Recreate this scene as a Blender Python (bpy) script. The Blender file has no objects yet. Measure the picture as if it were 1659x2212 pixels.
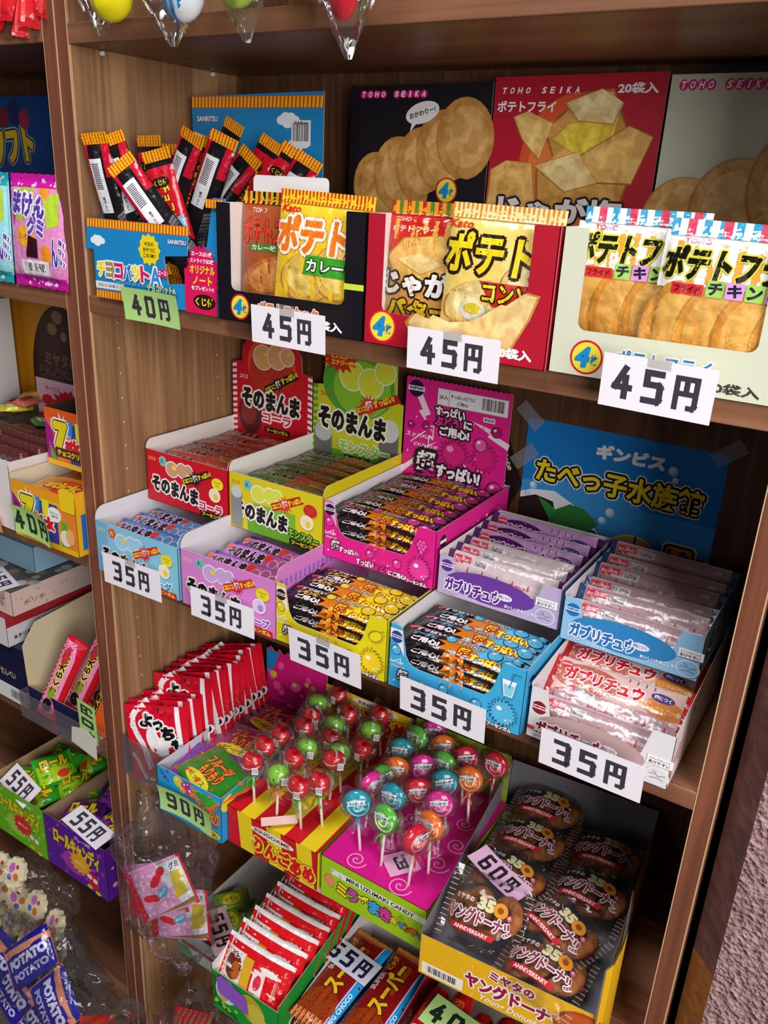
import bpy, bmesh, math, random
from mathutils import Vector, Matrix, Euler
from mathutils.geometry import tessellate_polygon
random.seed(7)
S = bpy.context.scene
COL = S.collection
PI = math.pi

# ------------------------------------------------------------------ camera
RW = [[0.8398327, 0.54071735, 0.04801857], [0.23549428, -0.28320348, -0.92969793], [-0.48910477, 0.79209882, -0.36517938]]
cam = bpy.data.cameras.new('camera')
cam.sensor_fit = 'VERTICAL'; cam.sensor_height = 36.0
cam.lens = 1797.44 * 36.0 / 2212.0
cam.clip_start = 0.01
camo = bpy.data.objects.new('camera', cam)
COL.objects.link(camo)
cx_, cy_, cz_ = Vector(RW[0]), -Vector(RW[1]), -Vector(RW[2])
m3 = Matrix((cx_, cy_, cz_)).transposed()
camo.matrix_world = Matrix.Translation((0.84212544, -0.66907635, 0.15920351)) @ m3.to_4x4()
S.camera = camo

# ------------------------------------------------------------------ world, light, exposure
w = bpy.data.worlds.new('world'); S.world = w
w.use_nodes = True
bg = w.node_tree.nodes['Background']
bg.inputs[0].default_value = (0.80, 0.84, 1.0, 1); bg.inputs[1].default_value = 0.02
def area(name, loc, target, sx, sy, power, col):
    l = bpy.data.lights.new(name, 'AREA'); l.shape = 'RECTANGLE'; l.size = sx; l.size_y = sy
    l.energy = power; l.color = col
    o = bpy.data.objects.new(name, l); COL.objects.link(o)
    o.location = loc
    o.rotation_euler = (Vector(target) - Vector(loc)).to_track_quat('-Z', 'Y').to_euler()
    return o
area('doorway_daylight', (2.2, -1.4, 0.36), (0.3, 0.1, -0.1), 1.3, 1.2, 54, (1.0, 0.965, 0.95))
area('high_front_fill', (0.1, -1.05, 2.05), (0.3, 0.0, -0.3), 1.3, 0.5, 48, (0.96, 0.97, 1.0))  # added overhead fill that brightens the front faces, not an actual window
area('far_front_fill', (-0.2, -3.0, 0.6), (0.3, 0.0, -0.1), 0.9, 0.9, 4, (0.96, 0.97, 1.0))  # weak frontal fill added for general brightness, no known source
S.view_settings.view_transform = 'Standard'; S.view_settings.look = 'None'
S.view_settings.exposure = 0.05; S.view_settings.gamma = 1.0
S.view_settings.use_curve_mapping = False

# ------------------------------------------------------------------ materials
def lin(c):
    return c / 12.92 if c <= 0.04045 else ((c + 0.055) / 1.055) ** 2.4
def hexc(h):
    h = h.lstrip('#')
    return tuple(lin(int(h[i:i + 2], 16) / 255.0) for i in (0, 2, 4)) + (1.0,)
_mats = {}
def M(h, fin='card'):
    """flat printed colour: card (matt carton), foil (glossy plastic pouch), paper, candy"""
    k = (h, fin)
    if k in _mats: return _mats[k]
    m = bpy.data.materials.new(fin + '_' + h.lstrip('#')); m.use_nodes = True
    nt = m.node_tree; b = nt.nodes['Principled BSDF']
    b.inputs['Base Color'].default_value = hexc(h)
    b.inputs['Roughness'].default_value = {'card': 0.42, 'foil': 0.2, 'paper': 0.7, 'candy': 0.12}[fin]
    b.inputs['Specular IOR Level'].default_value = {'card': 0.35, 'foil': 0.55, 'paper': 0.2, 'candy': 0.6}[fin]
    if fin in ('foil', 'card'):
        tc = nt.nodes.new('ShaderNodeTexCoord'); no = nt.nodes.new('ShaderNodeTexNoise'); bu = nt.nodes.new('ShaderNodeBump')
        no.inputs['Scale'].default_value = 70 if fin == 'foil' else 400
        bu.inputs['Strength'].default_value = 0.45 if fin == 'foil' else 0.04
        bu.inputs['Distance'].default_value = 0.004 if fin == 'foil' else 0.001
        nt.links.new(tc.outputs['Object'], no.inputs['Vector'])
        nt.links.new(no.outputs['Fac'], bu.inputs['Height'])
        nt.links.new(bu.outputs['Normal'], b.inputs['Normal'])
    _mats[k] = m
    return m
def MC(h, fin='card'):
    """printed photograph of fried potato: base colour broken up by soft blotches"""
    k = (h, fin, 'crisp')
    if k in _mats: return _mats[k]
    m = M(h, fin).copy(); m.name = 'crisp_print_' + h.lstrip('#'); nt = m.node_tree; N = nt.nodes; L = nt.links; b = N['Principled BSDF']
    tc = N.new('ShaderNodeTexCoord'); n = N.new('ShaderNodeTexNoise'); n.inputs['Scale'].default_value = 55; n.inputs['Detail'].default_value = 5; n.inputs['Distortion'].default_value = 1.2
    cr = N.new('ShaderNodeValToRGB'); c = hexc(h)
    cr.color_ramp.elements[0].position = .3; cr.color_ramp.elements[1].position = .7
    cr.color_ramp.elements[0].color = (c[0] * .68, c[1] * .58, c[2] * .42, 1); cr.color_ramp.elements[1].color = (min(1, c[0] * 1.12), min(1, c[1] * 1.16), min(1, c[2] * 1.25), 1)
    L.new(tc.outputs['Object'], n.inputs['Vector']); L.new(n.outputs['Fac'], cr.inputs[0]); L.new(cr.outputs[0], b.inputs['Base Color'])
    _mats[k] = m
    return m
def film(name='clear_film', tint='#ffffff', amount=0.55, rough=0.08, bump=0.6, scale=55, haze=0.06):
    k = (name, 'film')
    if k in _mats: return _mats[k]
    m = bpy.data.materials.new(name); m.use_nodes = True
    nt = m.node_tree; N = nt.nodes; L = nt.links
    N.clear()
    out = N.new('ShaderNodeOutputMaterial'); tr = N.new('ShaderNodeBsdfTransparent'); gl = N.new('ShaderNodeBsdfGlossy')
    df = N.new('ShaderNodeBsdfDiffuse'); mx = N.new('ShaderNodeMixShader'); mx2 = N.new('ShaderNodeMixShader')
    lw = N.new('ShaderNodeFresnel'); lw.inputs['IOR'].default_value = 1.5
    mul = N.new('ShaderNodeMath'); mul.operation = 'MULTIPLY'; mul.inputs[1].default_value = amount; mul.use_clamp = True
    tr.inputs['Color'].default_value = hexc(tint)
    gl.inputs['Roughness'].default_value = rough
    df.inputs['Color'].default_value = (0.9, 0.9, 0.92, 1)
    tc = N.new('ShaderNodeTexCoord'); no = N.new('ShaderNodeTexNoise'); bu = N.new('ShaderNodeBump')
    no.inputs['Scale'].default_value = scale; bu.inputs['Strength'].default_value = bump; bu.inputs['Distance'].default_value = 0.01
    L.new(tc.outputs['Object'], no.inputs['Vector']); L.new(no.outputs['Fac'], bu.inputs['Height'])
    L.new(bu.outputs['Normal'], gl.inputs['Normal']); L.new(bu.outputs['Normal'], lw.inputs['Normal'])
    L.new(lw.outputs[0], mul.inputs[0])
    mx2.inputs[0].default_value = haze
    L.new(tr.outputs[0], mx2.inputs[1]); L.new(df.outputs[0], mx2.inputs[2])
    L.new(mul.outputs[0], mx.inputs[0]); L.new(mx2.outputs[0], mx.inputs[1]); L.new(gl.outputs[0], mx.inputs[2])
    L.new(mx.outputs[0], out.inputs[0])
    _mats[k] = m
    return m
def wood(name, c1, c2, axis, scale=1.0, rough=0.38):
    k = (name, 'wood')
    if k in _mats: return _mats[k]
    m = bpy.data.materials.new(name); m.use_nodes = True
    nt = m.node_tree; N = nt.nodes; L = nt.links; b = N['Principled BSDF']
    tc = N.new('ShaderNodeTexCoord'); mp = N.new('ShaderNodeMapping')
    st = {'x': (1.2, 14, 14), 'z': (14, 14, 1.0), 'y': (14, 1.2, 14)}[axis]
    mp.inputs['Scale'].default_value = [s * scale for s in st]
    n1 = N.new('ShaderNodeTexNoise'); n1.inputs['Scale'].default_value = 1.6; n1.inputs['Detail'].default_value = 6; n1.inputs['Distortion'].default_value = 0.8
    mp2 = N.new('ShaderNodeMapping')
    st2 = {'x': (2.0, 170, 170), 'z': (170, 170, 2.5), 'y': (170, 2, 170)}[axis]
    mp2.inputs['Scale'].default_value = st2
    n2 = N.new('ShaderNodeTexNoise'); n2.inputs['Scale'].default_value = 1.0; n2.inputs['Detail'].default_value = 3
    wv = N.new('ShaderNodeMath'); wv.operation = 'MULTIPLY'; wv.inputs[1].default_value = 22
    sn = N.new('ShaderNodeMath'); sn.operation = 'SINE'
    cr = N.new('ShaderNodeValToRGB'); cr.color_ramp.elements[0].color = hexc(c2); cr.color_ramp.elements[1].color = hexc(c1)
    cr.color_ramp.elements[0].position = 0.25; cr.color_ramp.elements[1].position = 0.72
    ad = N.new('ShaderNodeMath'); ad.operation = 'MULTIPLY_ADD'; ad.inputs[1].default_value = 0.10; 
    ad2 = N.new('ShaderNodeMath'); ad2.operation = 'MULTIPLY_ADD'; ad2.inputs[1].default_value = 0.6
    L.new(tc.outputs['Object'], mp.inputs['Vector']); L.new(mp.outputs[0], n1.inputs['Vector'])
    L.new(tc.outputs['Object'], mp2.inputs['Vector']); L.new(mp2.outputs[0], n2.inputs['Vector'])
    L.new(n1.outputs['Fac'], wv.inputs[0]); L.new(wv.outputs[0], sn.inputs[0])
    L.new(sn.outputs[0], ad.inputs[0]); 
    sb = N.new('ShaderNodeMath'); sb.operation = 'SUBTRACT'; sb.inputs[1].default_value = -0.02
    L.new(n1.outputs['Fac'], sb.inputs[0]); L.new(sb.outputs[0], ad.inputs[2])
    s2 = N.new('ShaderNodeMath'); s2.operation = 'SUBTRACT'; s2.inputs[1].default_value = 0.5
    L.new(n2.outputs['Fac'], s2.inputs[0]); L.new(s2.outputs[0], ad2.inputs[0]); L.new(ad.outputs[0], ad2.inputs[2])
    L.new(ad2.outputs[0], cr.inputs[0]); L.new(cr.outputs[0], b.inputs['Base Color'])
    b.inputs['Roughness'].default_value = rough; b.inputs['Specular IOR Level'].default_value = 0.35
    bu = N.new('ShaderNodeBump'); bu.inputs['Strength'].default_value = 0.08; bu.inputs['Distance'].default_value = 0.001
    L.new(n2.outputs['Fac'], bu.inputs['Height']); L.new(bu.outputs[0], b.inputs['Normal'])
    _mats[k] = m
    return m
def stucco(name, c1, c2, scale=60, strength=1.0, dist=0.012):
    m = bpy.data.materials.new(name); m.use_nodes = True
    nt = m.node_tree; N = nt.nodes; L = nt.links; b = N['Principled BSDF']
    tc = N.new('ShaderNodeTexCoord'); n1 = N.new('ShaderNodeTexNoise'); n1.inputs['Scale'].default_value = scale; n1.inputs['Detail'].default_value = 5
    v = N.new('ShaderNodeTexVoronoi'); v.inputs['Scale'].default_value = scale * 1.6
    cr = N.new('ShaderNodeValToRGB'); cr.color_ramp.elements[0].color = hexc(c2); cr.color_ramp.elements[1].color = hexc(c1)
    cr.color_ramp.elements[0].position = 0.35; cr.color_ramp.elements[1].position = 0.65
    ad = N.new('ShaderNodeMath'); ad.operation = 'MULTIPLY_ADD'; ad.inputs[1].default_value = 0.4
    bu = N.new('ShaderNodeBump'); bu.inputs['Strength'].default_value = strength; bu.inputs['Distance'].default_value = dist
    L.new(tc.outputs['Object'], n1.inputs['Vector']); L.new(tc.outputs['Object'], v.inputs['Vector'])
    L.new(v.outputs['Distance'], ad.inputs[0]); L.new(n1.outputs['Fac'], ad.inputs[2])
    L.new(ad.outputs[0], bu.inputs['Height']); L.new(n1.outputs['Fac'], cr.inputs[0])
    L.new(cr.outputs[0], b.inputs['Base Color']); L.new(bu.outputs[0], b.inputs['Normal'])
    b.inputs['Roughness'].default_value = 0.85
    return m

# ------------------------------------------------------------------ mesh building
EPS = 4e-5
class MB:
    def __init__(s): s.v = []; s.f = []; s.mi = []; s.mats = []; s.sm = []
    def mat(s, m):
        if m not in s.mats: s.mats.append(m)
        return s.mats.index(m)
    def add(s, verts, faces, m, smooth=False):
        o = len(s.v); s.v += [tuple(v) for v in verts]; i = s.mat(m)
        for f in faces:
            s.f.append([o + k for k in f]); s.mi.append(i); s.sm.append(smooth)
    def box(s, a, b, m, bev=0):
        x0, y0, z0 = a; x1, y1, z1 = b
        v = [(x0, y0, z0), (x1, y0, z0), (x1, y1, z0), (x0, y1, z0), (x0, y0, z1), (x1, y0, z1), (x1, y1, z1), (x0, y1, z1)]
        s.add(v, [(0, 3, 2, 1), (4, 5, 6, 7), (0, 1, 5, 4), (1, 2, 6, 5), (2, 3, 7, 6), (3, 0, 4, 7)], m)
    def tube(s, pts, r, m, n=8, cap=True):
        vs = []; fs = []
        P = [Vector(p) for p in pts]
        for i, p in enumerate(P):
            d = (P[min(i + 1, len(P) - 1)] - P[max(i - 1, 0)]).normalized()
            a = d.orthogonal().normalized() if i == 0 else (a - d * a.dot(d)).normalized()
            b = d.cross(a); rr = r[i] if isinstance(r, (list, tuple)) else r
            vs += [p + (a * math.cos(2 * PI * k / n) + b * math.sin(2 * PI * k / n)) * rr for k in range(n)]
        for i in range(len(P) - 1):
            fs += [(i * n + k, i * n + (k + 1) % n, (i + 1) * n + (k + 1) % n, (i + 1) * n + k) for k in range(n)]
        if cap: fs += [tuple(range(n))[::-1], tuple((len(P) - 1) * n + k for k in range(n))]
        s.add(vs, fs, m, True)
    def build(s, name, parent=None, kind=None, label=None, bevel=0):
        me = bpy.data.meshes.new(name)
        me.from_pydata(s.v, [], s.f)
        for m in s.mats: me.materials.append(m)
        me.polygons.foreach_set('material_index', s.mi)
        me.polygons.foreach_set('use_smooth', s.sm)
        me.update()
        o = bpy.data.objects.new(name, me); COL.objects.link(o)
        if parent: o.parent = parent
        if kind: o['kind'] = kind
        if label: o['label'] = label
        if bevel:
            b = o.modifiers.new('bevel', 'BEVEL'); b.width = bevel; b.segments = 3; b.limit_method = 'ANGLE'
        return o
def tag(o, label, cat, group=None):
    o['label'] = label; o['category'] = cat
    if group: o['group'] = group
    return o
def root(name, label, cat, loc=(0, 0, 0), rot=(0, 0, 0), group=None, mat=None):
    o = bpy.data.objects.new(name, None); COL.objects.link(o)
    o.empty_display_size = 0.02
    if mat is not None: o.matrix_world = mat
    else: o.location = loc; o.rotation_euler = rot
    return tag(o, label, cat, group)
def dup(r, label, loc=None, rot=None, mat=None, group=None):
    c = r.copy(); COL.objects.link(c); c['label'] = label
    if group: c['group'] = group
    if mat is not None: c.matrix_world = mat
    else:
        c.location = loc
        if rot is not None: c.rotation_euler = rot
    for ch in list(r.children):
        k = ch.copy(); COL.objects.link(k); k.parent = c
        for g in list(ch.children):
            q = g.copy(); COL.objects.link(q); q.parent = k
    return c
def pose(base, top, face):
    """matrix at base: local y along base->top, local z as near as possible to face"""
    b = Vector(base); y = (Vector(top) - b).normalized(); z = Vector(face); z = (z - y * z.dot(y)).normalized(); x = y.cross(z)
    m = Matrix((x, y, z)).transposed().to_4x4(); m.translation = b
    return m

# ------------------------------------------------------------------ flat print art (millimetres)
_tx = {}
def glyphs(body, off):
    k = (body, off)
    if k not in _tx:
        cu = bpy.data.curves.new('t', 'FONT'); cu.body = body; cu.size = 1; cu.offset = off; cu.resolution_u = 2
        ob = bpy.data.objects.new('t', cu); me = ob.to_mesh()
        v = [(p.co.x, p.co.y) for p in me.vertices]; f = [tuple(p.vertices) for p in me.polygons]
        ob.to_mesh_clear(); bpy.data.objects.remove(ob); bpy.data.curves.remove(cu)
        _tx[k] = (v, f)
    return _tx[k]
class Art:
    def __init__(s, fin='card'): s.it = []; s.L = 1; s.fin = fin
    def m(s, c): return M(c, s.fin) if isinstance(c, str) else c
    def raw(s, v, f, c): s.it.append((v, f, s.m(c), s.L)); s.L += 1; return s
    def poly(s, pts, c):
        t = tessellate_polygon([[Vector((x, y, 0)) for x, y in pts]])
        return s.raw(list(pts), [tuple(k) for k in t], c)
    def rect(s, x, y, w, h, c, sk=0):
        return s.raw([(x, y), (x + w, y), (x + w + sk, y + h), (x + sk, y + h)], [(0, 1, 2, 3)], c)
    def ell(s, cx, cy, rx, ry, c, n=22, rot=0):
        ca, sa = math.cos(rot), math.sin(rot); v = [(cx, cy)]
        for k in range(n):
            a = 2 * PI * k / n; x, y = rx * math.cos(a), ry * math.sin(a)
            v.append((cx + x * ca - y * sa, cy + x * sa + y * ca))
        return s.raw(v, [(0, 1 + k, 1 + (k + 1) % n) for k in range(n)], c)
    def burst(s, cx, cy, r1, r2, n, c, sx=1.0, jit=0.15):
        v = [(cx, cy)]; rnd = random.Random(int(cx * 7 + cy * 13 + n))
        for k in range(2 * n):
            a = PI * k / n; r = (r1 if k % 2 == 0 else r2) * (1 + jit * (rnd.random() - .5))
            v.append((cx + r * math.cos(a) * sx, cy + r * math.sin(a)))
        return s.raw(v, [(0, 1 + k, 1 + (k + 1) % (2 * n)) for k in range(2 * n)], c)
    def line(s, pts, wd, c):
        vf = [([], []), ([], [])]
        for i_, ((x0, y0), (x1, y1)) in enumerate(zip(pts[:-1], pts[1:])):
            v, f = vf[i_ % 2]
            d = math.hypot(x1 - x0, y1 - y0) or 1; dx, dy = (x1 - x0) / d * wd / 2, (y1 - y0) / d * wd / 2
            o = len(v); ex, ey = dx * 0.98, dy * 0.98
            v += [(x0 - ex + dy, y0 - ey - dx), (x1 + ex + dy, y1 + ey - dx), (x1 + ex - dy, y1 + ey + dx), (x0 - ex - dy, y0 - ey + dx)]
            f.append((o, o + 1, o + 2, o + 3))
        for k_, (v, f) in enumerate(vf):
            if v: s.it.append((v, f, s.m(c), s.L + .25 * k_))
        s.L += 1; return s
    def spiral(s, cx, cy, r, turns, wd, c, ph=0):
        n = int(turns * 16); return s.line([(cx + r * k / n * math.cos(ph + 2 * PI * turns * k / n), cy + r * k / n * math.sin(ph + 2 * PI * turns * k / n)) for k in range(n + 1)], wd, c)
    def bars(s, x, y, w, h, n, c, frac=0.55, sk=0, vert=True):
        v = []; f = []
        for k in range(n):
            o = len(v)
            if vert:
                p = w / n; a = x + k * p; b = a + p * frac
                v += [(a, y), (b, y), (b + sk, y + h), (a + sk, y + h)]
            else:
                p = h / n; a = y + k * p; b = a + p * frac
                v += [(x, a), (x + w, a + sk), (x + w, b + sk), (x, b)]
            f.append((o, o + 1, o + 2, o + 3))
        return s.raw(v, f, c)
    def barcode(s, x, y, w, h, bg='#f4f0f0'):
        s.rect(x, y, w, h, bg); rnd = random.Random(3); v = []; f = []; a = x + w * .06
        while a < x + w * .92:
            b = a + w * rnd.choice((.012, .02, .035)); o = len(v)
            v += [(a, y + h * .18), (b, y + h * .18), (b, y + h * .9), (a, y + h * .9)]; f.append((o, o + 1, o + 2, o + 3)); a = b + w * rnd.choice((.015, .025, .03))
        return s.raw(v, f, '#222222')
    def dots(s, x, y, w, h, n, r, c, seed=1):
        rnd = random.Random(seed); vf = [([], []) for _ in range(4)]
        for i_ in range(n):
            v, f = vf[i_ % 4]
            px, py, q = x + rnd.random() * w, y + rnd.random() * h, r * (.5 + rnd.random()); o = len(v)
            v += [(px + q * math.cos(2 * PI * k / 8), py + q * math.sin(2 * PI * k / 8)) for k in range(8)]; f.append(tuple(range(o, o + 8)))
        for k_, (v, f) in enumerate(vf):
            if v: s.it.append((v, f, s.m(c), s.L + .2 * k_))
        s.L += 1; return s
    def text(s, body, cx, cy, w, h, c, out=None, ow=.07, bold=.03, rot=0, shear=0, out2=None, ow2=.13, arc=0):
        b_ = max(0, bold - .03); v, f = glyphs(body, min(bold, .03))
        if not v: return s
        x0, x1 = min(p[0] for p in v), max(p[0] for p in v); y0, y1 = min(p[1] for p in v), max(p[1] for p in v)
        kx, ky = w / (x1 - x0), h / max(y1 - y0, .02)
        ca, sa = math.cos(rot), math.sin(rot); mx, my = (x0 + x1) / 2, (y0 + y1) / 2
        def tr(vs):
            r = []
            for p in vs:
                x, y = (p[0] - mx) * kx, (p[1] - my) * ky; x += y * shear; y += arc * (1 - (2 * x / w) ** 2)
                r.append((cx + x * ca - y * sa, cy + x * sa + y * ca))
            return r
        em = min(kx, ky)
        def layer(r, n, col):
            base = tr(v)
            for k in range(n + 1 if r < .06 else n):
                dx, dy = (0, 0) if k == n else (r * em * math.cos(2 * PI * k / n), r * em * math.sin(2 * PI * k / n))
                s.it.append(([(x + dx, y + dy) for x, y in base], f, s.m(col), s.L)); s.L += .13
            s.L += .6
        if out2: layer(ow2, 10, out2)
        if out: layer(ow, 8, out)
        if b_ > 0: layer(b_, 6, c); return s
        return s.raw(tr(v), f, c)
    def emit(s, mb, fmap, dens=0):
        for v, f, m, l in s.it:
            if dens: v, f = subdiv(v, f, dens)
            mb.add([fmap(x, y, l) for x, y in v], f, m, bool(dens))
def subdiv(v, f, d):
    v = list(v); cache = {}; out = []; st = []
    for q in f:
        for k in range(1, len(q) - 1): st.append((q[0], q[k], q[k + 1]))
    def mid(a, b):
        k = (min(a, b), max(a, b))
        if k not in cache:
            cache[k] = len(v); v.append(((v[a][0] + v[b][0]) / 2, (v[a][1] + v[b][1]) / 2))
        return cache[k]
    d2 = d * d
    while st:
        t = st.pop(); e = [((v[t[i]][0] - v[t[(i + 1) % 3]][0]) ** 2 + (v[t[i]][1] - v[t[(i + 1) % 3]][1]) ** 2, i) for i in range(3)]
        L, i = max(e)
        if L <= d2: out.append(t); continue
        a, b, c = t[i], t[(i + 1) % 3], t[(i + 2) % 3]; k = mid(a, b); st += [(a, k, c), (k, b, c)]
    return v, out
def flat(O, U, V):
    O, U, V = Vector(O), Vector(U), Vector(V); N = U.cross(V)
    return lambda x, y, l=0: O + U * (x * 1e-3) + V * (y * 1e-3) + N * (l * EPS)
X, Y, Z = Vector((1, 0, 0)), Vector((0, 1, 0)), Vector((0, 0, 1))
def panel(mb, fm, pts, mo, mi, t=0.5, hole=None):
    """card plate: outer face at fm(.,.,0), thickness t mm behind it"""
    loops = [pts] + ([hole] if hole else [])
    flatp = [p for l in loops for p in l]
    tri = tessellate_polygon([[Vector((x, y, 0)) for x, y in l] for l in loops])
    k = -t * 1e-3 / EPS
    fr = []
    for a, b, c in tri:
        ar = (flatp[b][0] - flatp[a][0]) * (flatp[c][1] - flatp[a][1]) - (flatp[b][1] - flatp[a][1]) * (flatp[c][0] - flatp[a][0])
        fr.append((a, b, c) if ar > 0 else (a, c, b))
    mb.add([fm(x, y, 0) for x, y in flatp], fr, mo)
    mb.add([fm(x, y, k) for x, y in flatp], [q[::-1] for q in fr], mi)
    for l in loops:
        n = len(l); v = [fm(x, y, 0) for x, y in l] + [fm(x, y, k) for x, y in l]
        mb.add(v, [(i, n + i, n + (i + 1) % n, (i + 1) % n) for i in range(n)], mi)
def rrect(x0, y0, x1, y1, r, n=5, corners='abcd'):
    p = []
    for nm, cx, cy, a0 in (('a', x0 + r, y0 + r, PI), ('b', x1 - r, y0 + r, 1.5 * PI), ('c', x1 - r, y1 - r, 0), ('d', x0 + r, y1 - r, .5 * PI)):
        if nm in corners: p += [(cx + r * math.cos(a0 + PI / 2 * k / n), cy + r * math.sin(a0 + PI / 2 * k / n)) for k in range(n + 1)]
        else: p.append({'a': (x0, y0), 'b': (x1, y0), 'c': (x1, y1), 'd': (x0, y1)}[nm])
    return p
def zig(x0, x1, y, amp, n):
    return [(x0 + (x1 - x0) * k / (2 * n), y + (amp if k % 2 else 0)) for k in range(2 * n + 1)]

def carton(name, label, cat, b, size, out, inn, hs=None, hb=None, front=None, fart=None, rart=None, lart=None, head=None, hart=None, liner=None, group=None, side_r=0, rot=0, parts=True, backart=None):
    """open display carton. b = left-front-bottom corner (m); size = (w, d, hf) mm; hs side height, hb back height;
    front = outline of the front panel; head = (outline, bg, y mm) header card; liner = height of the raised inner floor"""
    W, D, HF = size; hs = hs or HF; hb = hb or hs
    r = root(name, label, cat, b, (0, 0, rot), group)
    mo, mi = M(out), M(inn)
    w_, d_ = W * 1e-3, D * 1e-3
    c = MB()
    panel(c, flat((0, d_, 0), X, -Y), [(0, 0), (W, 0), (W, D), (0, D)], mo, mi)          # bottom
    def side(sr):
        if sr and hs > HF: 
            return [(0, 0), (D, 0), (D, hb), (D * .9, hs), (sr, hs)] + [(sr - sr * math.sin(a), HF + (hs - HF) * math.cos(a)) for a in (.4, .8, 1.2)] + [(0, HF)]
        return [(0, 0), (D, 0), (D, max(hs, hb) if hb != hs else hs), (0, hs)]
    so = side(side_r)
    fr_ = flat((w_, 0, 0), Y, Z); panel(c, fr_, so, mo, mi)
    if rart: rart.emit(c, fr_)
    fl_ = flat((0, d_, 0), -Y, Z); panel(c, fl_, [(D - x, y) for x, y in so][::-1], mo, mi)
    if lart: lart.emit(c, fl_)
    bk = flat((w_, d_, 0), -X, Z); panel(c, bk, [(0, 0), (W, 0), (W, hb), (0, hb)], mo, mi)
    if liner: panel(c, flat((0.0006, 0.0006, liner * 1e-3), X, Y), [(0, 0), (W - 1.2, 0), (W - 1.2, D - 1.2), (0, D - 1.2)], mi, mi)
    c.build('carton_body', r)
    f = MB(); ff = flat((0, 0, 0), X, Z)
    panel(f, ff, front or [(0, 0), (W, 0), (W, HF), (0, HF)], mo, mi)
    if fart: fart.emit(f, ff)
    f.build('front_panel', r)
    if head:
        outl, hbg, yy = head; h = MB(); fh = flat((0, yy * 1e-3, 0), X, Z)
        panel(h, fh, outl, M(hbg), mi)
        if hart: hart.emit(h, fh)
        h.build('header_card', r)
    return r

def pillow_f(w, h, t, seal, along='x', wr=0.6, seed=0):
    """height function (mm in, metres out) of a pillow pouch w x h, t thick, seals of the given length on two ends"""
    rnd = random.Random(seed); ph = [rnd.random() * 6.28 for _ in range(6)]
    def f(x, y):
        if along == 'y': a, b, A, B = y, x, h / 2, w / 2
        else: a, b, A, B = x, y, w / 2, h / 2
        ua = min(abs(a) / (A - seal), 1.0); ub = min(abs(b) / B, 1.0)
        pa = max(0.0, 1 - ua ** 2.6) ** .55; pb = max(0.0, 1 - ub ** 2.4) ** .5
        z = t / 2 * pa * pb
        z += wr * (0.25 + ua * (1 - ua ** 6) * 1.6) * pb * min(1, pa * 3) * (math.sin(b * .55 + ph[0] + a * .03) * .35 + math.sin(b * .31 + a * .11 + ph[1]) * .4 + math.sin(a * .17 - b * .2 + ph[2]) * .3)
        return max(z, 0) * 1e-3
    return f
def pouch(mb, w, h, t, seal, mf, ms, art=None, along='x', nx=20, ny=12, wr=0.6, seed=0, mback=None, dens=3.0, crimp=0.5, stripes=None, zz=1.0):
    """pillow pouch centred on the origin, front towards +z"""
    f = pillow_f(w, h, t, seal, along, wr, seed)
    g = lambda x, y, l=0: Vector((x * 1e-3, y * 1e-3, f(x, y) + (math.sin((x if along == 'x' else y) * 2.4) * crimp * 1e-4 if f(x, y) < 2e-4 else 0) + l * EPS))
    A = (w if along == 'x' else h) / 2
    sx = seal / A
    us = [-1, -1 + sx / 2] + [-1 + sx + (2 - 2 * sx) * k / (nx - 1) for k in range(nx)] + [1 - sx / 2, 1]
    vs = [-1 + 2 * k / ny for k in range(ny + 1)]
    for side in (1, -1):
        v = []; fs = []; fe = []
        for i, u in enumerate(us):
            for j, q in enumerate(vs):
                uu = u
                if abs(u) == 1 and j % 2: uu = u * (1 - zz / A)
                x, y = (uu * w / 2, q * h / 2) if along == 'x' else (q * w / 2, uu * h / 2)
                p = g(x, y)
                if side < 0: p.z = -p.z * .8 - 1e-4
                v.append(p)
        n = ny + 1
        for i in range(len(us) - 1):
            for j in range(ny):
                q = (i * n + j, (i + 1) * n + j, (i + 1) * n + j + 1, i * n + j + 1)
                if (along == 'y') ^ (side < 0): q = q[::-1]
                (fe if (i < 2 or i >= len(us) - 3) else fs).append(q)
        mb.add(v, fs, (mf if side > 0 else (mback or mf)), True); mb.add(v, fe, ms, True)
    if art: art.emit(mb, g, dens)
    return g
ORD = ['frontmost', 'second', 'third', 'fourth', 'fifth', 'sixth', 'seventh', 'eighth', 'ninth', 'tenth', 'eleventh', 'twelfth', 'thirteenth', 'fourteenth', 'fifteenth', 'sixteenth', 'seventeenth', 'eighteenth', 'nineteenth', 'twentieth', 'twenty-first', 'twenty-second', 'twenty-third', 'twenty-fourth']
def nth(i, what, frm='from the front'):
    return ('frontmost ' + what) if (i == 0 and 'front' in frm) else (ORD[i] if i else 'first') + ' ' + what + ' ' + frm
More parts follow.
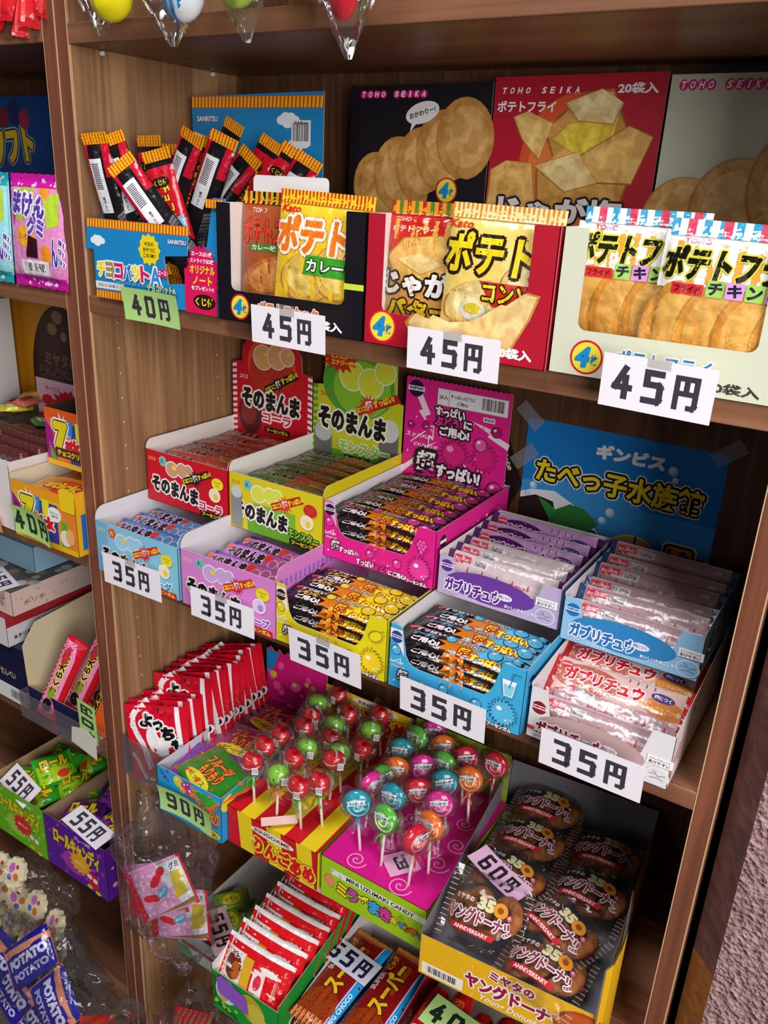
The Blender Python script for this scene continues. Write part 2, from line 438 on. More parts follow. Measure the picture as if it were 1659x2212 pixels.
# ------------------------------------------------------------------ shelving and room
WP = wood('panel_walnut', '#b48a62', '#7f5a3c', 'z')
WE = wood('edge_walnut', '#86503a', '#653c2c', 'z')
WS = wood('shelf_walnut', '#94664a', '#6c4630', 'x')
WB = wood('back_walnut', '#6e4a30', '#4c3020', 'z', 2.0)
LITE = M('#cfa57c')
def bookcase(name, label, x0, x1, tl, tr, lefts, shelves, holes):
    r = root(name, label, 'bookcase', (0, 0, 0))
    D = 0.265
    for side, a, b in (('l', x0 - tl, x0), ('r', x1, x1 + tr)):
        if side == 'l' and not lefts: continue
        m = MB(); m.box((a, 0.0015, -1.5), (b, D + 0.02, 0.75), WP); pnl = m.build('side_panel', r)
        e = MB(); e.box((a, -0.0015, -1.5), (b, 0.0015, 0.75), WE); e.build('edge_band', pnl, bevel=0.001)
        s = MB()
        for xx in (a, b): s.box((xx - 0.0007, -0.0012, -1.5), (xx + 0.0007, 0.0019, 0.75), LITE)
        s.build('edge_seam', pnl)
        if holes and side == 'l':
            h = MB()
            for yy in (0.04, 0.215):
                for k in range(40):
                    zz = -1.2 + k * 0.032
                    h.tube([(b + 0.0004, yy, zz), (b - 0.001, yy, zz)], 0.0016, M('#d9b48c'), 8)
            h.build('peg_hole', pnl, kind='stuff')
    m = MB(); m.box((x0, D, -1.5), (x1, D + 0.006, 0.75), WB); m.build('back_panel', r)
    for zt, yf in shelves:
        m = MB(); m.box((x0 + 0.0008, yf + 0.0012, zt - 0.02), (x1 - 0.0008, D, zt), WS)
        sh = m.build('shelf', r)
        e = MB(); e.box((x0 + 0.0008, yf - 0.0012, zt - 0.02), (x1 - 0.0008, yf + 0.0012, zt), WS); e.build('edge_band', sh, bevel=0.0022)
        if holes:
            for yy in (0.04, 0.215):
                q = MB(); q.tube([(x0, yy, zt - 0.0235), (x0 + 0.008, yy, zt - 0.0235)], 0.0025, M('#e8e4dc', 'candy'), 10); q.build('shelf_pin', r)
    return r
ZS = dict(S0=0.304, S1=0.0206, S2=-0.3317, S3=-0.672, S4=-0.958)
bookcase('bookcase', 'tall brown wooden bookcase full of sweets, the wide one in the middle', 0.0, 0.7733, 0.0183, 0.017, True,
         [(0.304, 0), (0.0206, 0), (-0.3317, 0), (-0.672, 0.03), (-0.958, 0.05), (-1.28, -0.05), (0.6, 0.0)], True)
bookcase('bookcase', 'brown wooden bookcase at the left edge, cut off by the photo', -0.78, -0.0403, 0.019, 0.0203, True,
         [(0.307, 0), (0.0195, 0), (-0.3317, 0), (-0.6525, 0), (-0.945, 0.03), (-1.28, -0.05), (0.6, 0.0)], False)
m = MB(); m.box((-3.2, 0.295, -1.6), (3.2, 0.42, 1.5), stucco('back_wall_plaster', '#6d5550', '#5a4642', 30, .3)); m.build('wall_back', kind='structure')
m = MB(); m.box((-3.2, -4.0, -1.6), (3.2, 0.42, -1.5), stucco('floor_concrete', '#5d554d', '#4b443d', 12, .2)); m.build('floor', kind='structure')
# rough plaster pier on the right, with a smooth angled corner and warm bounce light coloured in low down
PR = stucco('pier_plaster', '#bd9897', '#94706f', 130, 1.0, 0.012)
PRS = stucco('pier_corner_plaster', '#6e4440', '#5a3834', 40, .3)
m = MB()
def prism(mb, pts, z0, z1, mats):
    n = len(pts); v = [(x, y, z0) for x, y in pts] + [(x, y, z1) for x, y in pts]
    for i in range(n): mb.add([v[i], v[(i + 1) % n], v[n + (i + 1) % n], v[n + i]], [(0, 1, 2, 3)], mats[i])
    mb.add(v, [tuple(range(n))[::-1], tuple(range(n, 2 * n))], mats[0])
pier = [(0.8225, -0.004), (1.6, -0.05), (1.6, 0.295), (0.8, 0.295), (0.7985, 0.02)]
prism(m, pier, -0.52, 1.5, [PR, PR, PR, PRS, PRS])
wr_ = m.build('wall_right', kind='structure')
m = MB(); prism(m, pier, -1.5, -0.52, [PR, PR, PR, WS, wood('pier_warm_bounce', '#a86a34', '#7c4a24', 'x')]); m.build('wall_right_lower', kind='structure')  # orange grain on the corner stands in for warm bounced light
# ------------------------------------------------------------------ second shelf: chocolate sticks and potato snack boxes
z1 = ZS['S1'] + 0.0002
def stick(kind, lab, mat):
    r = root('chocolate_stick', lab, 'snack stick', mat=mat, group='chocolate stick packs in the blue box')
    a = Art('foil'); w, h = 27, 160
    if kind == 'A':
        a.rect(-13, -20, 26, 82, '#d3142c'); a.rect(-13, -58, 26, 36, '#1a1416')
        a.text('チョコバット', 0, 14, 60, 12, '#f6c52a', out='#6b0d12', rot=-PI / 2); a.ell(-2, 46, 9, 6, '#26180f'); a.text('くじ付', -2, 46, 14, 6, '#e9d23a'); a.rect(5, -14, 5, 22, '#7fc3ea')
        a.text('ORIGINAL', -8, 18, 34, 3.4, '#e8d8d8', rot=-PI / 2)
    else:
        a.rect(-13, -60, 26, 122, '#19161a'); a.rect(-13, 10, 3.5, 58, '#cc1430'); a.rect(5.5, 34, 7.5, 34, '#cc1430'); a.rect(-10, -4, 13, 58, '#e9e7ec'); a.bars(-8.5, 22, 8, 28, 14, '#4a474d', vert=False); a.text('賞味 22.9', -3.5, 6, 16, 3, '#555555', rot=-PI / 2)
        for k in range(5): a.text('名称チョコレート原材料', 6 + k * 1.5 - (k > 2) * 0, -30 + k, 46, 1.4, '#b9b2b4', rot=-PI / 2, bold=0)
    a.rect(-13.5, 68, 27, 12, '#f0b40f'); a.bars(-13.5, 68, 27, 12, 9, '#c8281e', frac=.38)
    a.rect(-13.5, -80, 27, 10, '#f0b40f'); a.bars(-13.5, -80, 27, 10, 9, '#c8281e', frac=.38)
    mb = MB()
    g = pillow_f(w, h, 15, 12, 'y', .5, 3)
    pouch(mb, w, h, 15, 12, M('#19161a', 'foil'), M('#f0b40f', 'foil'), a, 'y', 14, 8, .5, 3)
    o = mb.build('wrapper', r); o.location = (0, 0.08, 0); o.scale = (1.22, 1, 1)
    return r
PACKS = [((0.036, 0.039, 0.043), (0.03, -0.002, 0.198), 'B'), ((0.08, 0.039, 0.046), (0.034, 0.018, 0.198), 'B'), ((0.152, 0.039, 0.049), (0.052, 0.012, 0.171), 'B'), ((0.046, 0.07, 0.04), (0.039, 0.07, 0.2), 'A'), ((0.12, 0.063, 0.03), (0.085, 0.035, 0.184), 'A'), ((0.071, 0.075, 0.033), (0.061, 0.09, 0.192), 'B'), ((0.057, 0.058, 0.061), (0.131, 0.05, 0.203), 'B'), ((0.081, 0.06, 0.047), (0.122, 0.08, 0.2), 'A'), ((0.09, 0.067, 0.056), (0.154, 0.075, 0.203), 'B'), ((0.073, 0.092, 0.073), (0.137, 0.11, 0.218), 'A'), ((0.078, 0.075, 0.058), (0.171, 0.1, 0.186), 'B'), ((0.108, 0.095, 0.061), (0.176, 0.13, 0.202), 'A'), ((0.133, 0.091, 0.057), (0.201, 0.14, 0.193), 'A'), ((0.157, 0.096, 0.046), (0.218, 0.145, 0.185), 'B')]
SLAB = ['white stickered chocolate stick leaning against the left wood panel', 'second stick from the left wood panel, with a white sticker', 'short tilted chocolate stick with white sticker in front of the left ones',
        'red chocolate stick standing behind the tilted ones', 'red chocolate stick with small oval label, left of centre', 'black chocolate stick half hidden behind the red oval-label one',
        'black chocolate stick with long white barcode strip, leaning right', 'red chocolate stick between two barcode-strip sticks', 'second black stick with barcode strip, leaning right',
        'tallest red chocolate stick reaching up to the blue backing card', 'black chocolate stick lying lowest towards the right', 'red chocolate stick in front of the barcode on the blue card',
        'red chocolate stick second from the right end', 'rightmost black chocolate stick in the blue box']
protos = {}
for (b, t, k), lb in zip(PACKS, SLAB):
    rr = random.Random(lb)
    mt = pose((b[0], b[1], b[2]), t, (0.35 + rr.uniform(-.35, .35), -1, 0.35))
    if k not in protos: protos[k] = stick(k, lb, mt)
    else: dup(protos[k], lb, mat=mt)
# blue die-cut display box
BL = '#1c86c4'
def ystripes(a, x, y, w, h, n): a.rect(x, y, w, h, '#c93a1e'); a.bars(x, y + .6, w, h - 1.2, n, '#f2b81a', frac=.62, sk=.8)
def cloud(a, cx, cy, s):
    for dx, dy, r in ((-9, 0, 5), (-3, 2.4, 6), (4, 2, 6), (10, 0, 5), (0, -1.5, 7)): a.ell(cx + dx * s, cy + dy * s, r * s * 1.2, r * s * .9, '#e9eef4', 14)
r = root('chocolate_stick_box', 'blue die-cut box with striped edges holding chocolate sticks', 'display box', (0.02, -0.004, z1))
fo = [(0, 0), (192, 0), (192, 66), (205, 118), (188, 118), (178, 70), (156, 62), (147, 29), (119, 26), (114, 55), (149, 58), (153, 88), (-8, 88), (-13, 54), (0, 54)]
f = MB(); ff = flat((0, 0, 0), X, Z); panel(f, ff, fo, M(BL), M('#e6e1da'))
a = Art(); ystripes(a, -8, 78, 161, 10, 34); cloud(a, 8, 64, .8)
ystripes(a, 0, 0, 60, 9, 13); a.rect(0, 11, 48, 8, '#e8e2e0'); a.text('70212 30本入', 22, 15, 36, 4, '#777777')
a.burst(92, 60, 17, 14.5, 12, '#f3d516'); a.text('今日の', 92, 66, 15, 5, '#222222'); a.text('おやつに', 92, 60, 19, 5, '#222222'); a.text('この1本!!', 92, 54, 19, 5, '#222222')
a.text('SANRITSU', 135, 71, 27, 4.5, '#f0e6ee', out='#7a4a8c', ow=.05)
for i, (ch, c_) in enumerate(zip('チョコバット', ['#f4e11c', '#a09060', '#e21a63', '#2077c8', '#f2e01e', '#e21a63'])):
    a.text(ch, 12 + i * 14.5, 33, 14, 17, c_, out='#f5f1ee', ow=.11, bold=.055)
a.text('A', 101, 32, 17, 20, '#2a8fd8', out='#f5f1ee', ow=.1); a.rect(105, 33, 14, 8, '#e21a63'); a.text('エース', 112, 37, 12, 5, '#ffffff')
a.text('CHOCO BAT ACE', 62, 21, 60, 3, '#57b5e6')
a.burst(172, 38, 34, 29, 22, '#dd1358', .75); a.rect(146, 0, 46, 46, '#dd1358')
for bd, yy, hh, c_, ww in (('エースは1枚', 62, 5, '#ffffff', 30), ('ストライクは3枚', 55, 5, '#ffffff', 34), ('オリジナル', 46, 9, '#f6e21c', 36), ('ノート', 35, 9, '#f6e21c', 28), ('をプレゼント!!', 27, 4.5, '#ffffff', 32)): a.text(bd, 172, yy, ww, hh, c_)
a.ell(174, 13, 16, 8, '#2a1216'); a.text('くじ付', 174, 13, 26, 9, '#f6e21c')
ystripes(a, 88, 0, 22, 8, 5); ystripes(a, 180, 108, 24, 9, 6)
a.text('チョコバットA', 110, 20, 44, 8, '#f4e11c', out='#2077c8', ow=.08)
a.emit(f, ff); f.build('front_panel', r)
b = MB(); mi = M('#d9d3cc')
panel(b, flat((0, 0.165, 0), X, -Y), [(0, 0), (200, 0), (200, 165), (0, 165)], M(BL), mi)
la = Art(); ystripes(la, 0, 100, 165, 10, 34)
fl = flat((-0.0005, 0.165, 0), -Y, Z); panel(b, fl, [(0, 0), (165, 0), (165, 54), (150, 90), (110, 110), (0, 125)], M(BL), M('#16598c'))
fr_ = flat((0.2, 0, 0), Y, Z); panel(b, fr_, [(0, 0), (165, 0), (165, 120), (0, 110)], M(BL), M('#16598c'))
b.build('carton_body', r)
h = MB(); fh = flat((-0.002, 0.167, 0), X, Z); panel(h, fh, [(0, 0), (204, 0), (204, 233), (0, 229)], M(BL), mi)
a = Art(); ystripes(a, 0, 216, 204, 13, 36); cloud(a, 152, 203, 1.1); cloud(a, 168, 178, 1.0); cloud(a, 30, 170, 1.0)
a.text('SANRITSU', 26, 204, 34, 6, '#eeeeee', out='#7a4a8c', ow=.05)
a.barcode(158, 176, 28, 27, '#ece9ec'); a.text('単品用JAN', 172, 200, 20, 4, '#444444')
a.emit(h, fh); h.build('header_card', r)

def ufront(W, H, xa, xb, zb, r=7, n=5):
    p = [(0, 0), (W, 0), (W, H), (xb, H)]
    p += [(xb - r + r * math.cos(PI / 2 * k / n), zb + r - r * math.sin(PI / 2 * k / n)) for k in range(n + 1)]
    p += [(xa + r - r * math.sin(PI / 2 * k / n), zb + r - r * math.cos(PI / 2 * k / n)) for k in range(n + 1)]
    return p + [(xa, H), (0, H)]
def badge(a, cx, cy, r, red='#d81f2a', ring='#f4e23a'):
    a.ell(cx, cy, r, r, red); a.ell(cx, cy, r * .87, r * .87, ring)
    a.text('4', cx - r * .22, cy, r * .8, r * 1.15, '#1f8fd0', bold=.07, shear=.15); a.text('枚', cx + r * .48, cy - r * .1, r * .45, r * .6, '#2a6db0')
def chip(a, cx, cy, rx, ry, rot, c1='#dfa95c', c2='#eec684'):
    a.ell(cx, cy, rx, ry, MC('#c08a42', a.fin), 26, rot); a.ell(cx + 1, cy + 1, rx * .96, ry * .96, MC(c1, a.fin), 26, rot); a.ell(cx + 2, cy + 2, rx * .74, ry * .76, MC(c2, a.fin), 22, rot)
def jag(a, pts, c, c2):
    a.poly(pts, MC(c2, a.fin)); mx = sum(p[0] for p in pts) / len(pts); my = sum(p[1] for p in pts) / len(pts)
    a.poly([(mx + (x - mx) * .95 + .5, my + (y - my) * .95 + .5) for x, y in pts], MC(c, a.fin))
    q = [(mx + (x - mx) * .6 - 2, my + (y - my) * .55 + 3) for x, y in pts]; a.poly(q, MC('#%02x%02x%02x' % tuple(min(255, int(int(c[i:i + 2], 16) * 1.06)) for i in (1, 3, 5)), a.fin))
def toho(a, cx, cy, w, h, disc):
    n = 9; st = w / 10
    for i, ch in enumerate('TOHO SEIKA'):
        if ch == ' ': continue
        x = cx - w / 2 + st * (i + .5)
        if disc: a.ell(x, cy, st * .52, h * .62, '#d4187c', 12)
        a.text(ch, x, cy, st * (.55 if ch != 'I' else .2), h * .8, '#ffffff', shear=.2)
# --- black curry box
WB_ = 182
fa = Art()
badge(fa, 30, 15, 13); fa.text('ポテトスナック', 92, 17, 76, 13, '#e8752a', out='#f7efe4', ow=.11, bold=.05); fa.text('20袋入', 138, 9, 42, 9.5, '#ffffff', bold=.04)
fa.rect(159.5, 46, 22.5, 5.5, '#cfe23c')
ha = Art()
for cx, cy, rx, ry, ro in ((40, 135, 34, 40, .3), (70, 150, 36, 42, .25), (100, 160, 36, 42, .2), (128, 176, 38, 44, .15), (152, 190, 36, 42, .1)): chip(ha, cx, cy, rx, ry, ro, '#c99550', '#d9ab66')
ha.rect(-2, 120, 8, 125, '#17131a'); ha.poly([(105, 100), (182, 100), (182, 145), (150, 150), (110, 132)], '#17131a')
toho(ha, 57, 235, 90, 7, True); badge(ha, 134, 136, 14); ha.text('20袋入', 162, 122, 32, 7, '#e8e4e4')
ha.ell(97, 216, 22, 11, '#e6e4e6', 20, .25); ha.poly([(84, 206), (82, 196), (92, 207)], '#e6e4e6'); ha.text('おかわりー!', 97, 216, 34, 6, '#333333', rot=.25)
bx = carton('snack_box', 'black snack carton with cut-out window, second from the left', 'display box', (0.22, -0.012, z1), (WB_, 235, 115), '#17131a', '#e8e4e0',
            front=ufront(WB_, 115, 18.5, 160, 31), fart=fa, head=([(0, 0), (WB_, 0), (WB_, 246), (0, 244)], '#17131a', 233), hart=ha, group='potato snack cartons')
fl_ = MB(); panel(fl_, flat((0.012, 0.043, 0.08), X, Z), rrect(0, 0, 96, 62, 5), M('#eae6e4'), M('#eae6e4')); fl_.build('inner_flap', bx)
# --- red salt butter box
fa = Art(); WR = 182
badge(fa, 20, 17, 15, '#e8202e'); jag(fa, [(60, 0), (52, 10), (44, 24), (52, 33), (80, 25), (110, 30), (130, 40), (160, 62), (172, 60), (165, 40), (150, 12), (132, 0)], '#f0cf8c', '#c98f42')
fa.text('20袋入', 152, 10, 36, 9, '#ffffff', bold=.05)
ra = Art(); ra.line([(3, 0), (3, 115)], 1.2, '#e89aa8'); ra.text('20袋入', 30, 22, 30, 8, '#ffffff'); ra.ell(14, 45, 7, 9, '#f0a628')
ha = Art()
ha.ell(95, 165, 60, 70, '#d9532a', 26); ha.ell(95, 160, 50, 58, '#e27a34', 26)
jag(ha, [(0, 120), (2, 160), (20, 170), (50, 168), (60, 120)], '#e8b96a', '#b67a34')
jag(ha, [(60, 118), (55, 160), (72, 175), (60, 200), (100, 235), (130, 238), (150, 200), (158, 160), (150, 118)], '#d8a452', '#a86a2c')
jag(ha, [(24, 212), (40, 218), (70, 206), (58, 170), (36, 190)], '#efc877', '#b97f38')
jag(ha, [(70, 190), (85, 205), (140, 214), (135, 190), (100, 175)], '#f3d84a', '#d0a43a')
jag(ha, [(100, 175), (150, 205), (176, 195), (160, 150), (120, 150)], '#e7bb6c', '#a8702e')
jag(ha, [(52, 165), (100, 180), (125, 150), (90, 140)], '#f1d596', '#b98844')
jag(ha, [(80, 225), (118, 238), (142, 225), (134, 205), (96, 208)], '#f0d9a0', '#c79a52')
toho(ha, 52, 237, 90, 7.5, False); ha.text('ポテトフライ', 38, 222, 66, 11, '#f4eef0', bold=.035); ha.text('20袋入', 154, 238, 40, 10, '#f4eef0', bold=.04)
ha.text('じゃが塩', 85, 122, 138, 26, '#e8e6e4', out='#1c1012', ow=.11, bold=.05)
carton('snack_box', 'red snack carton with cut-out window, third from the left', 'display box', (0.404, -0.012, z1), (WR, 235, 115), '#b3152c', '#ebe6e0',
       front=ufront(WR, 115, 18.5, 160, 30), fart=fa, rart=ra, head=([(0, 0), (182, 0), (182, 252), (0, 250)], '#b3152c', 233), hart=ha, group='potato snack cartons')
# --- cream chicken box
fa = Art(); badge(fa, 31, 16, 14); fa.text('ポテトフライ', 92, 20, 74, 13, '#2a7fc4', out='#f2f0e0', ow=.1); fa.text('20袋入', 146, 8, 40, 8.5, '#3a3a38')
ha = Art(); toho(ha, 50, 240, 84, 8, True)
for cx, cy, rx, ry, ro in ((30, 120, 40, 40, .2), (80, 130, 45, 48, .3), (130, 150, 45, 55, .2)): chip(ha, cx, cy, rx, ry, ro, '#d8a860', '#e6c07c')
carton('snack_box', 'pale cream snack carton with cut-out window, at the right end', 'display box', (0.5885, -0.008, z1), (184, 231, 115), '#d3d6bd', '#eceadf',
       front=ufront(184, 115, 20, 158, 37), fart=fa, head=([(0, 0), (184, 0), (184, 250), (0, 249)], '#c6cbb6', 229), hart=ha, group='potato snack cartons')
# --- snack pouches in the three cartons
def spack(name, lab, mat, bgc, stripes, art, w=112, h=116, t=22, seed=1, low=None):
    r = root(name, lab, 'snack pouch', mat=mat, group='potato snack pouches in their cartons')
    mb = MB(); a = Art('foil'); A = w / 2
    if low: a.rect(-A + 1, -46, w - 2, low[1] + 46, low[0])
    art(a)
    c1, c2 = stripes[:2]; a.rect(-A, 46, w, 12, c1); a.bars(-A, 46, w, 12, stripes[2], c2, frac=.5)
    if len(stripes) > 3: a.bars(-A + w / stripes[2], 46, w, 12, stripes[2] // 2, stripes[3], frac=.25)
    a.rect(-A, -58, w, 10, c1); a.bars(-A, -58, w, 10, stripes[2], c2, frac=.5)
    pouch(mb, w, h, t, 11, M(bgc, 'foil'), M(c1, 'foil'), a, 'y', 18, 16, .9, seed, dens=4)
    mb.build('wrapper', r)
    return r
def upr(x, y, z, tilt=0.12, rz=0.0, roll=0.0):
    return Matrix.Translation((x, y, z)) @ Matrix.Rotation(rz, 4, 'Z') @ Matrix.Rotation(PI / 2 - tilt, 4, 'X') @ Matrix.Rotation(roll, 4, 'Z')
def a_curry(a):
    chip(a, -12, -22, 34, 24, .2, '#e8c052', '#f0d070'); chip(a, 22, -14, 26, 26, .4, '#e6bc4e', '#efcf6c')
    a.text('ポテト', -10, 18, 86, 34, '#f07a1e', out='#fdf3e0', ow=.13, bold=.06, shear=.05, out2='#c8602a', ow2=.15); a.text('スナック', 42, 8, 24, 18, '#d8401e', out='#fdf3e0', ow=.12, bold=.06)
    a.text('Kato', -38, 41, 24, 7, '#d8202a', shear=.3); a.rect(-16, -18, 68, 18, '#3d9e2c', 3); a.text('カレー味', 18, -9, 60, 13, '#f8f4ec', out='#1a3a10', ow=.08)
def a_toho_red(a):
    chip(a, 0, -25, 46, 20, .3, '#c9793a', '#dd9850'); a.text('TOHO', -20, 40, 20, 5, '#f0c0c0'); a.text('ポテトスナック', 8, 20, 96, 26, '#d83a1e', out='#7a2c18', ow=.1, bold=.05)
    a.rect(-30, 0, 40, 8, '#3d7a2c'); a.text('カレー味', -10, 4, 34, 6, '#f0e0d0'); a.ell(20, 30, 10, 6, '#e8a070')
def a_cons(a):
    chip(a, -10, -25, 40, 22, .15, '#efd488', '#f6e4a8'); chip(a, 28, -12, 24, 26, .5, '#ecd080', '#f4e09e')
    a.text('ポテト', -10, 18, 86, 34, '#f4d51e', out='#2a1c10', ow=.11, bold=.04, shear=.05); a.text('スナック', 42, 8, 24, 18, '#f4d51e', out='#2a1c10', ow=.11, bold=.04); a.text('Kato', -40, 41, 24, 7, '#d8402a', shear=.3)
    a.poly([(-14, -4), (52, -4), (52, -20), (0, -24)], '#cf2a1c'); a.text('コンソメ', 20, -13, 60, 16, '#f4d51e', out='#2a1c10', ow=.09)
    a.ell(-18, -30, 13, 8, '#e8e4dc'); a.ell(-18, -28, 9, 5, '#d8c22c')
def a_salt(a):
    a.rect(-55, 14, 110, 33, '#c2221e'); a.text('TOHO', -34, 42, 18, 4, '#f0c8b8'); a.text('ポテトフライ', -20, 34, 50, 6, '#f4d9b0')
    jag(a, [(-50, 8), (-30, 26), (10, 30), (40, 20), (50, -10), (20, -20), (-30, -22)], '#e4b45e', '#b47c34'); jag(a, [(-36, 6), (-10, 14), (16, 4), (-8, -6)], '#f2d590', '#c89448')
    a.text('じゃが塩', 0, -14, 100, 22, '#f4f0ea', out='#1c1012', ow=.13, bold=.06); a.text('バター', -10, -37, 70, 17, '#e8c21e', out='#1c1012', ow=.12, bold=.06)
def a_chick(a):
    a.rect(-55, 8, 110, 39, '#f4eee8')
    for i in range(4): chip(a, -40 + i * 28, -20, 22, 34, -.2, '#e09a3c', '#eab35a')
    a.text('ポテトフライ', 0, 27, 104, 24, '#17140f', out='#d8d23a', ow=.1, bold=.06, shear=.12); a.text('TOHO', -30, 43, 20, 4, '#e06090')
    a.rect(-42, 4, 24, 8, '#d02a30'); a.text('フライド', -30, 8, 20, 5, '#3a0a0a')
    for i, (ch, c_) in enumerate(zip('チキン味', ['#9fd05a', '#d79ad8', '#9fd05a', '#d79ad8'])): a.rect(-16 + i * 14, 4, 13, 12, c_); a.text(ch, -9.5 + i * 14, 10, 10, 9, '#241c30', bold=.05)
yz = z1 + 0.0665
spack('snack_pouch', 'brownish curry pouch at the left side of the black carton window', upr(0.2695, 0.024, yz + .002, .05), '#a8502a', ('#d8b028', '#1c1614', 14, '#a02a1e'), a_toho_red, w=96, t=20, seed=2)
spack('snack_pouch', 'yellow curry pouch in the right half of the black carton window', upr(0.3425, 0.003, yz + .005, .08, roll=-.03), '#f0c62c', ('#f0c820', '#c8382a', 26), a_curry, w=110, seed=3, t=17)
spack('snack_pouch', 'salt butter pouch with red top, left in the red carton window', upr(0.454, 0.024, yz + .002, .05), '#d89c48', ('#e0962c', '#a83020', 12, '#5c7a2c'), a_salt, w=98, seed=4, t=20)
spack('snack_pouch', 'pale yellow pouch in the right half of the red carton window', upr(0.5305, 0.003, yz + .003, .08, roll=-.02), '#f0d070', ('#f0dca0', '#d88a2a', 24), a_cons, w=104, seed=5, t=17)
spack('snack_pouch', 'white and orange chicken pouch, left in the cream carton window', upr(0.641, 0.026, yz + .006, .06), '#e8a040', ('#f0ecf0', '#2a9fd0', 9, '#d83a5a'), a_chick, w=100, seed=6, t=20)
spack('snack_pouch', 'white and orange chicken pouch at the right end of the shelf', upr(0.7175, 0.006, yz + .001, .08, roll=-.02), '#e8a040', ('#f0ecf0', '#2a9fd0', 9, '#d83a5a'), a_chick, w=104, seed=7, t=20)

# ------------------------------------------------------------------ price tags
DIG = {'4': [[(.62, 1.4), (0, .45), (1, .45)], [(.7, .95), (.7, 0)]], '5': [[(1, 1.4), (.06, 1.4), (.06, .82), (.88, .82), (1, .72), (1, .12), (.88, 0), (0, 0)]],
       '3': [[(0, 1.4), (.88, 1.4), (1, 1.28), (1, .82), (.88, .72), (.3, .72)], [(.88, .72), (1, .6), (1, .12), (.88, 0), (0, 0)]],
       '0': [[(.12, 0), (.88, 0), (1, .12), (1, 1.28), (.88, 1.4), (.12, 1.4), (0, 1.28), (0, .12), (.12, 0)]],
       '9': [[(1, .7), (.12, .7), (0, .82), (0, 1.28), (.12, 1.4), (.88, 1.4), (1, 1.28), (1, .12), (.88, 0), (0, 0)]],
       '6': [[(1, 1.4), (.12, 1.4), (0, 1.28), (0, .12), (.12, 0), (.88, 0), (1, .12), (1, .6), (.88, .72), (0, .72)]],
       '円': [[(0, -.05), (0, 1.4), (1, 1.4), (1, .1), (.9, -.03), (.72, -.03)], [(0, .66), (1, .66)], [(.5, 1.4), (.5, .66)]]}
def pricetag(txt, lab, mat, w=88, h=37, bgc='#f3edf3', ink='#3c3742', bend=0.0, tape=False, dh=None, cut=None, group='price tags'):
    r = root('price_tag', lab, 'price tag', mat=mat, group=group)
    mb = MB(); m_ = M(bgc, 'paper')
    fm = lambda x, y, l=0: Vector((x * 1e-3, y * 1e-3, bend * 1e-3 * ((2 * x / w) ** 2 + .5 * (2 * y / h) ** 2) + l * EPS))
    n = 40
    for l, rev in ((0, False), (-8, True)):
        v = [fm(-w / 2 + w * i / n, -h / 2 + h * j / 16, l) for i in range(n + 1) for j in range(17)]
        fs = [(i * 17 + j, (i + 1) * 17 + j, (i + 1) * 17 + j + 1, i * 17 + j + 1) for i in range(n) for j in range(16)]
        mb.add(v, [q[::-1] for q in fs] if rev else fs, m_, True)
    a = Art('paper'); dh = dh * 1.16 if dh else h * .66; k = len(txt); H_ = (dh or 1); dw = .42 * dh; dv = .81 * dh; gap = .46 * dh
    tot = sum((.54 if c_ == '円' else .42) * dh for c_ in txt) + gap * (k - 1); xx = -tot / 2 - w * .01
    for i, ch in enumerate(txt):
        dw = (.54 if ch == '円' else .42) * dh
        for st in DIG[ch]:
            a.line([(xx + px * dw, -dv / 2 + py / 1.4 * dv) for px, py in st], dh * (.19 if ch != '円' else .155), ink)
        xx += dw + gap
    a.emit(mb, fm, 3)
    mb.build('card', r)
    if tape:
        t = MB(); v = [(-.009, h * .0005 - .006, .0005), (.009, h * .0005 - .006, .0005), (.009, h * .0005 + .0045, .0004), (-.009, h * .0005 + .0045, .0004)]
        t.add(v, [(0, 1, 2, 3)], film('sticky_tape', '#f2f0ea', .5, .12, .1, 30, .18)); t.build('tape', r)
    return r
GRN = '#b5dc86'
def tagm(x, z, y=-0.034, roll=0.0, tilt=0.0, rz=0.0):
    return Matrix.Translation((x, y, z)) @ Matrix.Rotation(rz, 4, 'Z') @ Matrix.Rotation(PI / 2 + tilt, 4, 'X') @ Matrix.Rotation(roll, 4, 'Z')
pricetag('40円', 'green price tag 40 on the blue chocolate stick box', tagm(.1405, .0247, -.031, -.02, .16), 84, 36, GRN, bend=2.0, dh=20)
pricetag('45円', 'white price tag 45 taped below the black snack carton', tagm(.3275, .025, -.031, -.012, .06), 91, 37, tape=True, dh=21)
pricetag('45円', 'white price tag 45 taped below the red snack carton', tagm(.5085, .0263, -.031, -.01, .06), 90, 37, tape=True, dh=21)
pricetag('45円', 'white price tag 45 taped below the cream carton', tagm(.6845, .026, -.031, -.02, .08), 86, 42, tape=True, dh=23)
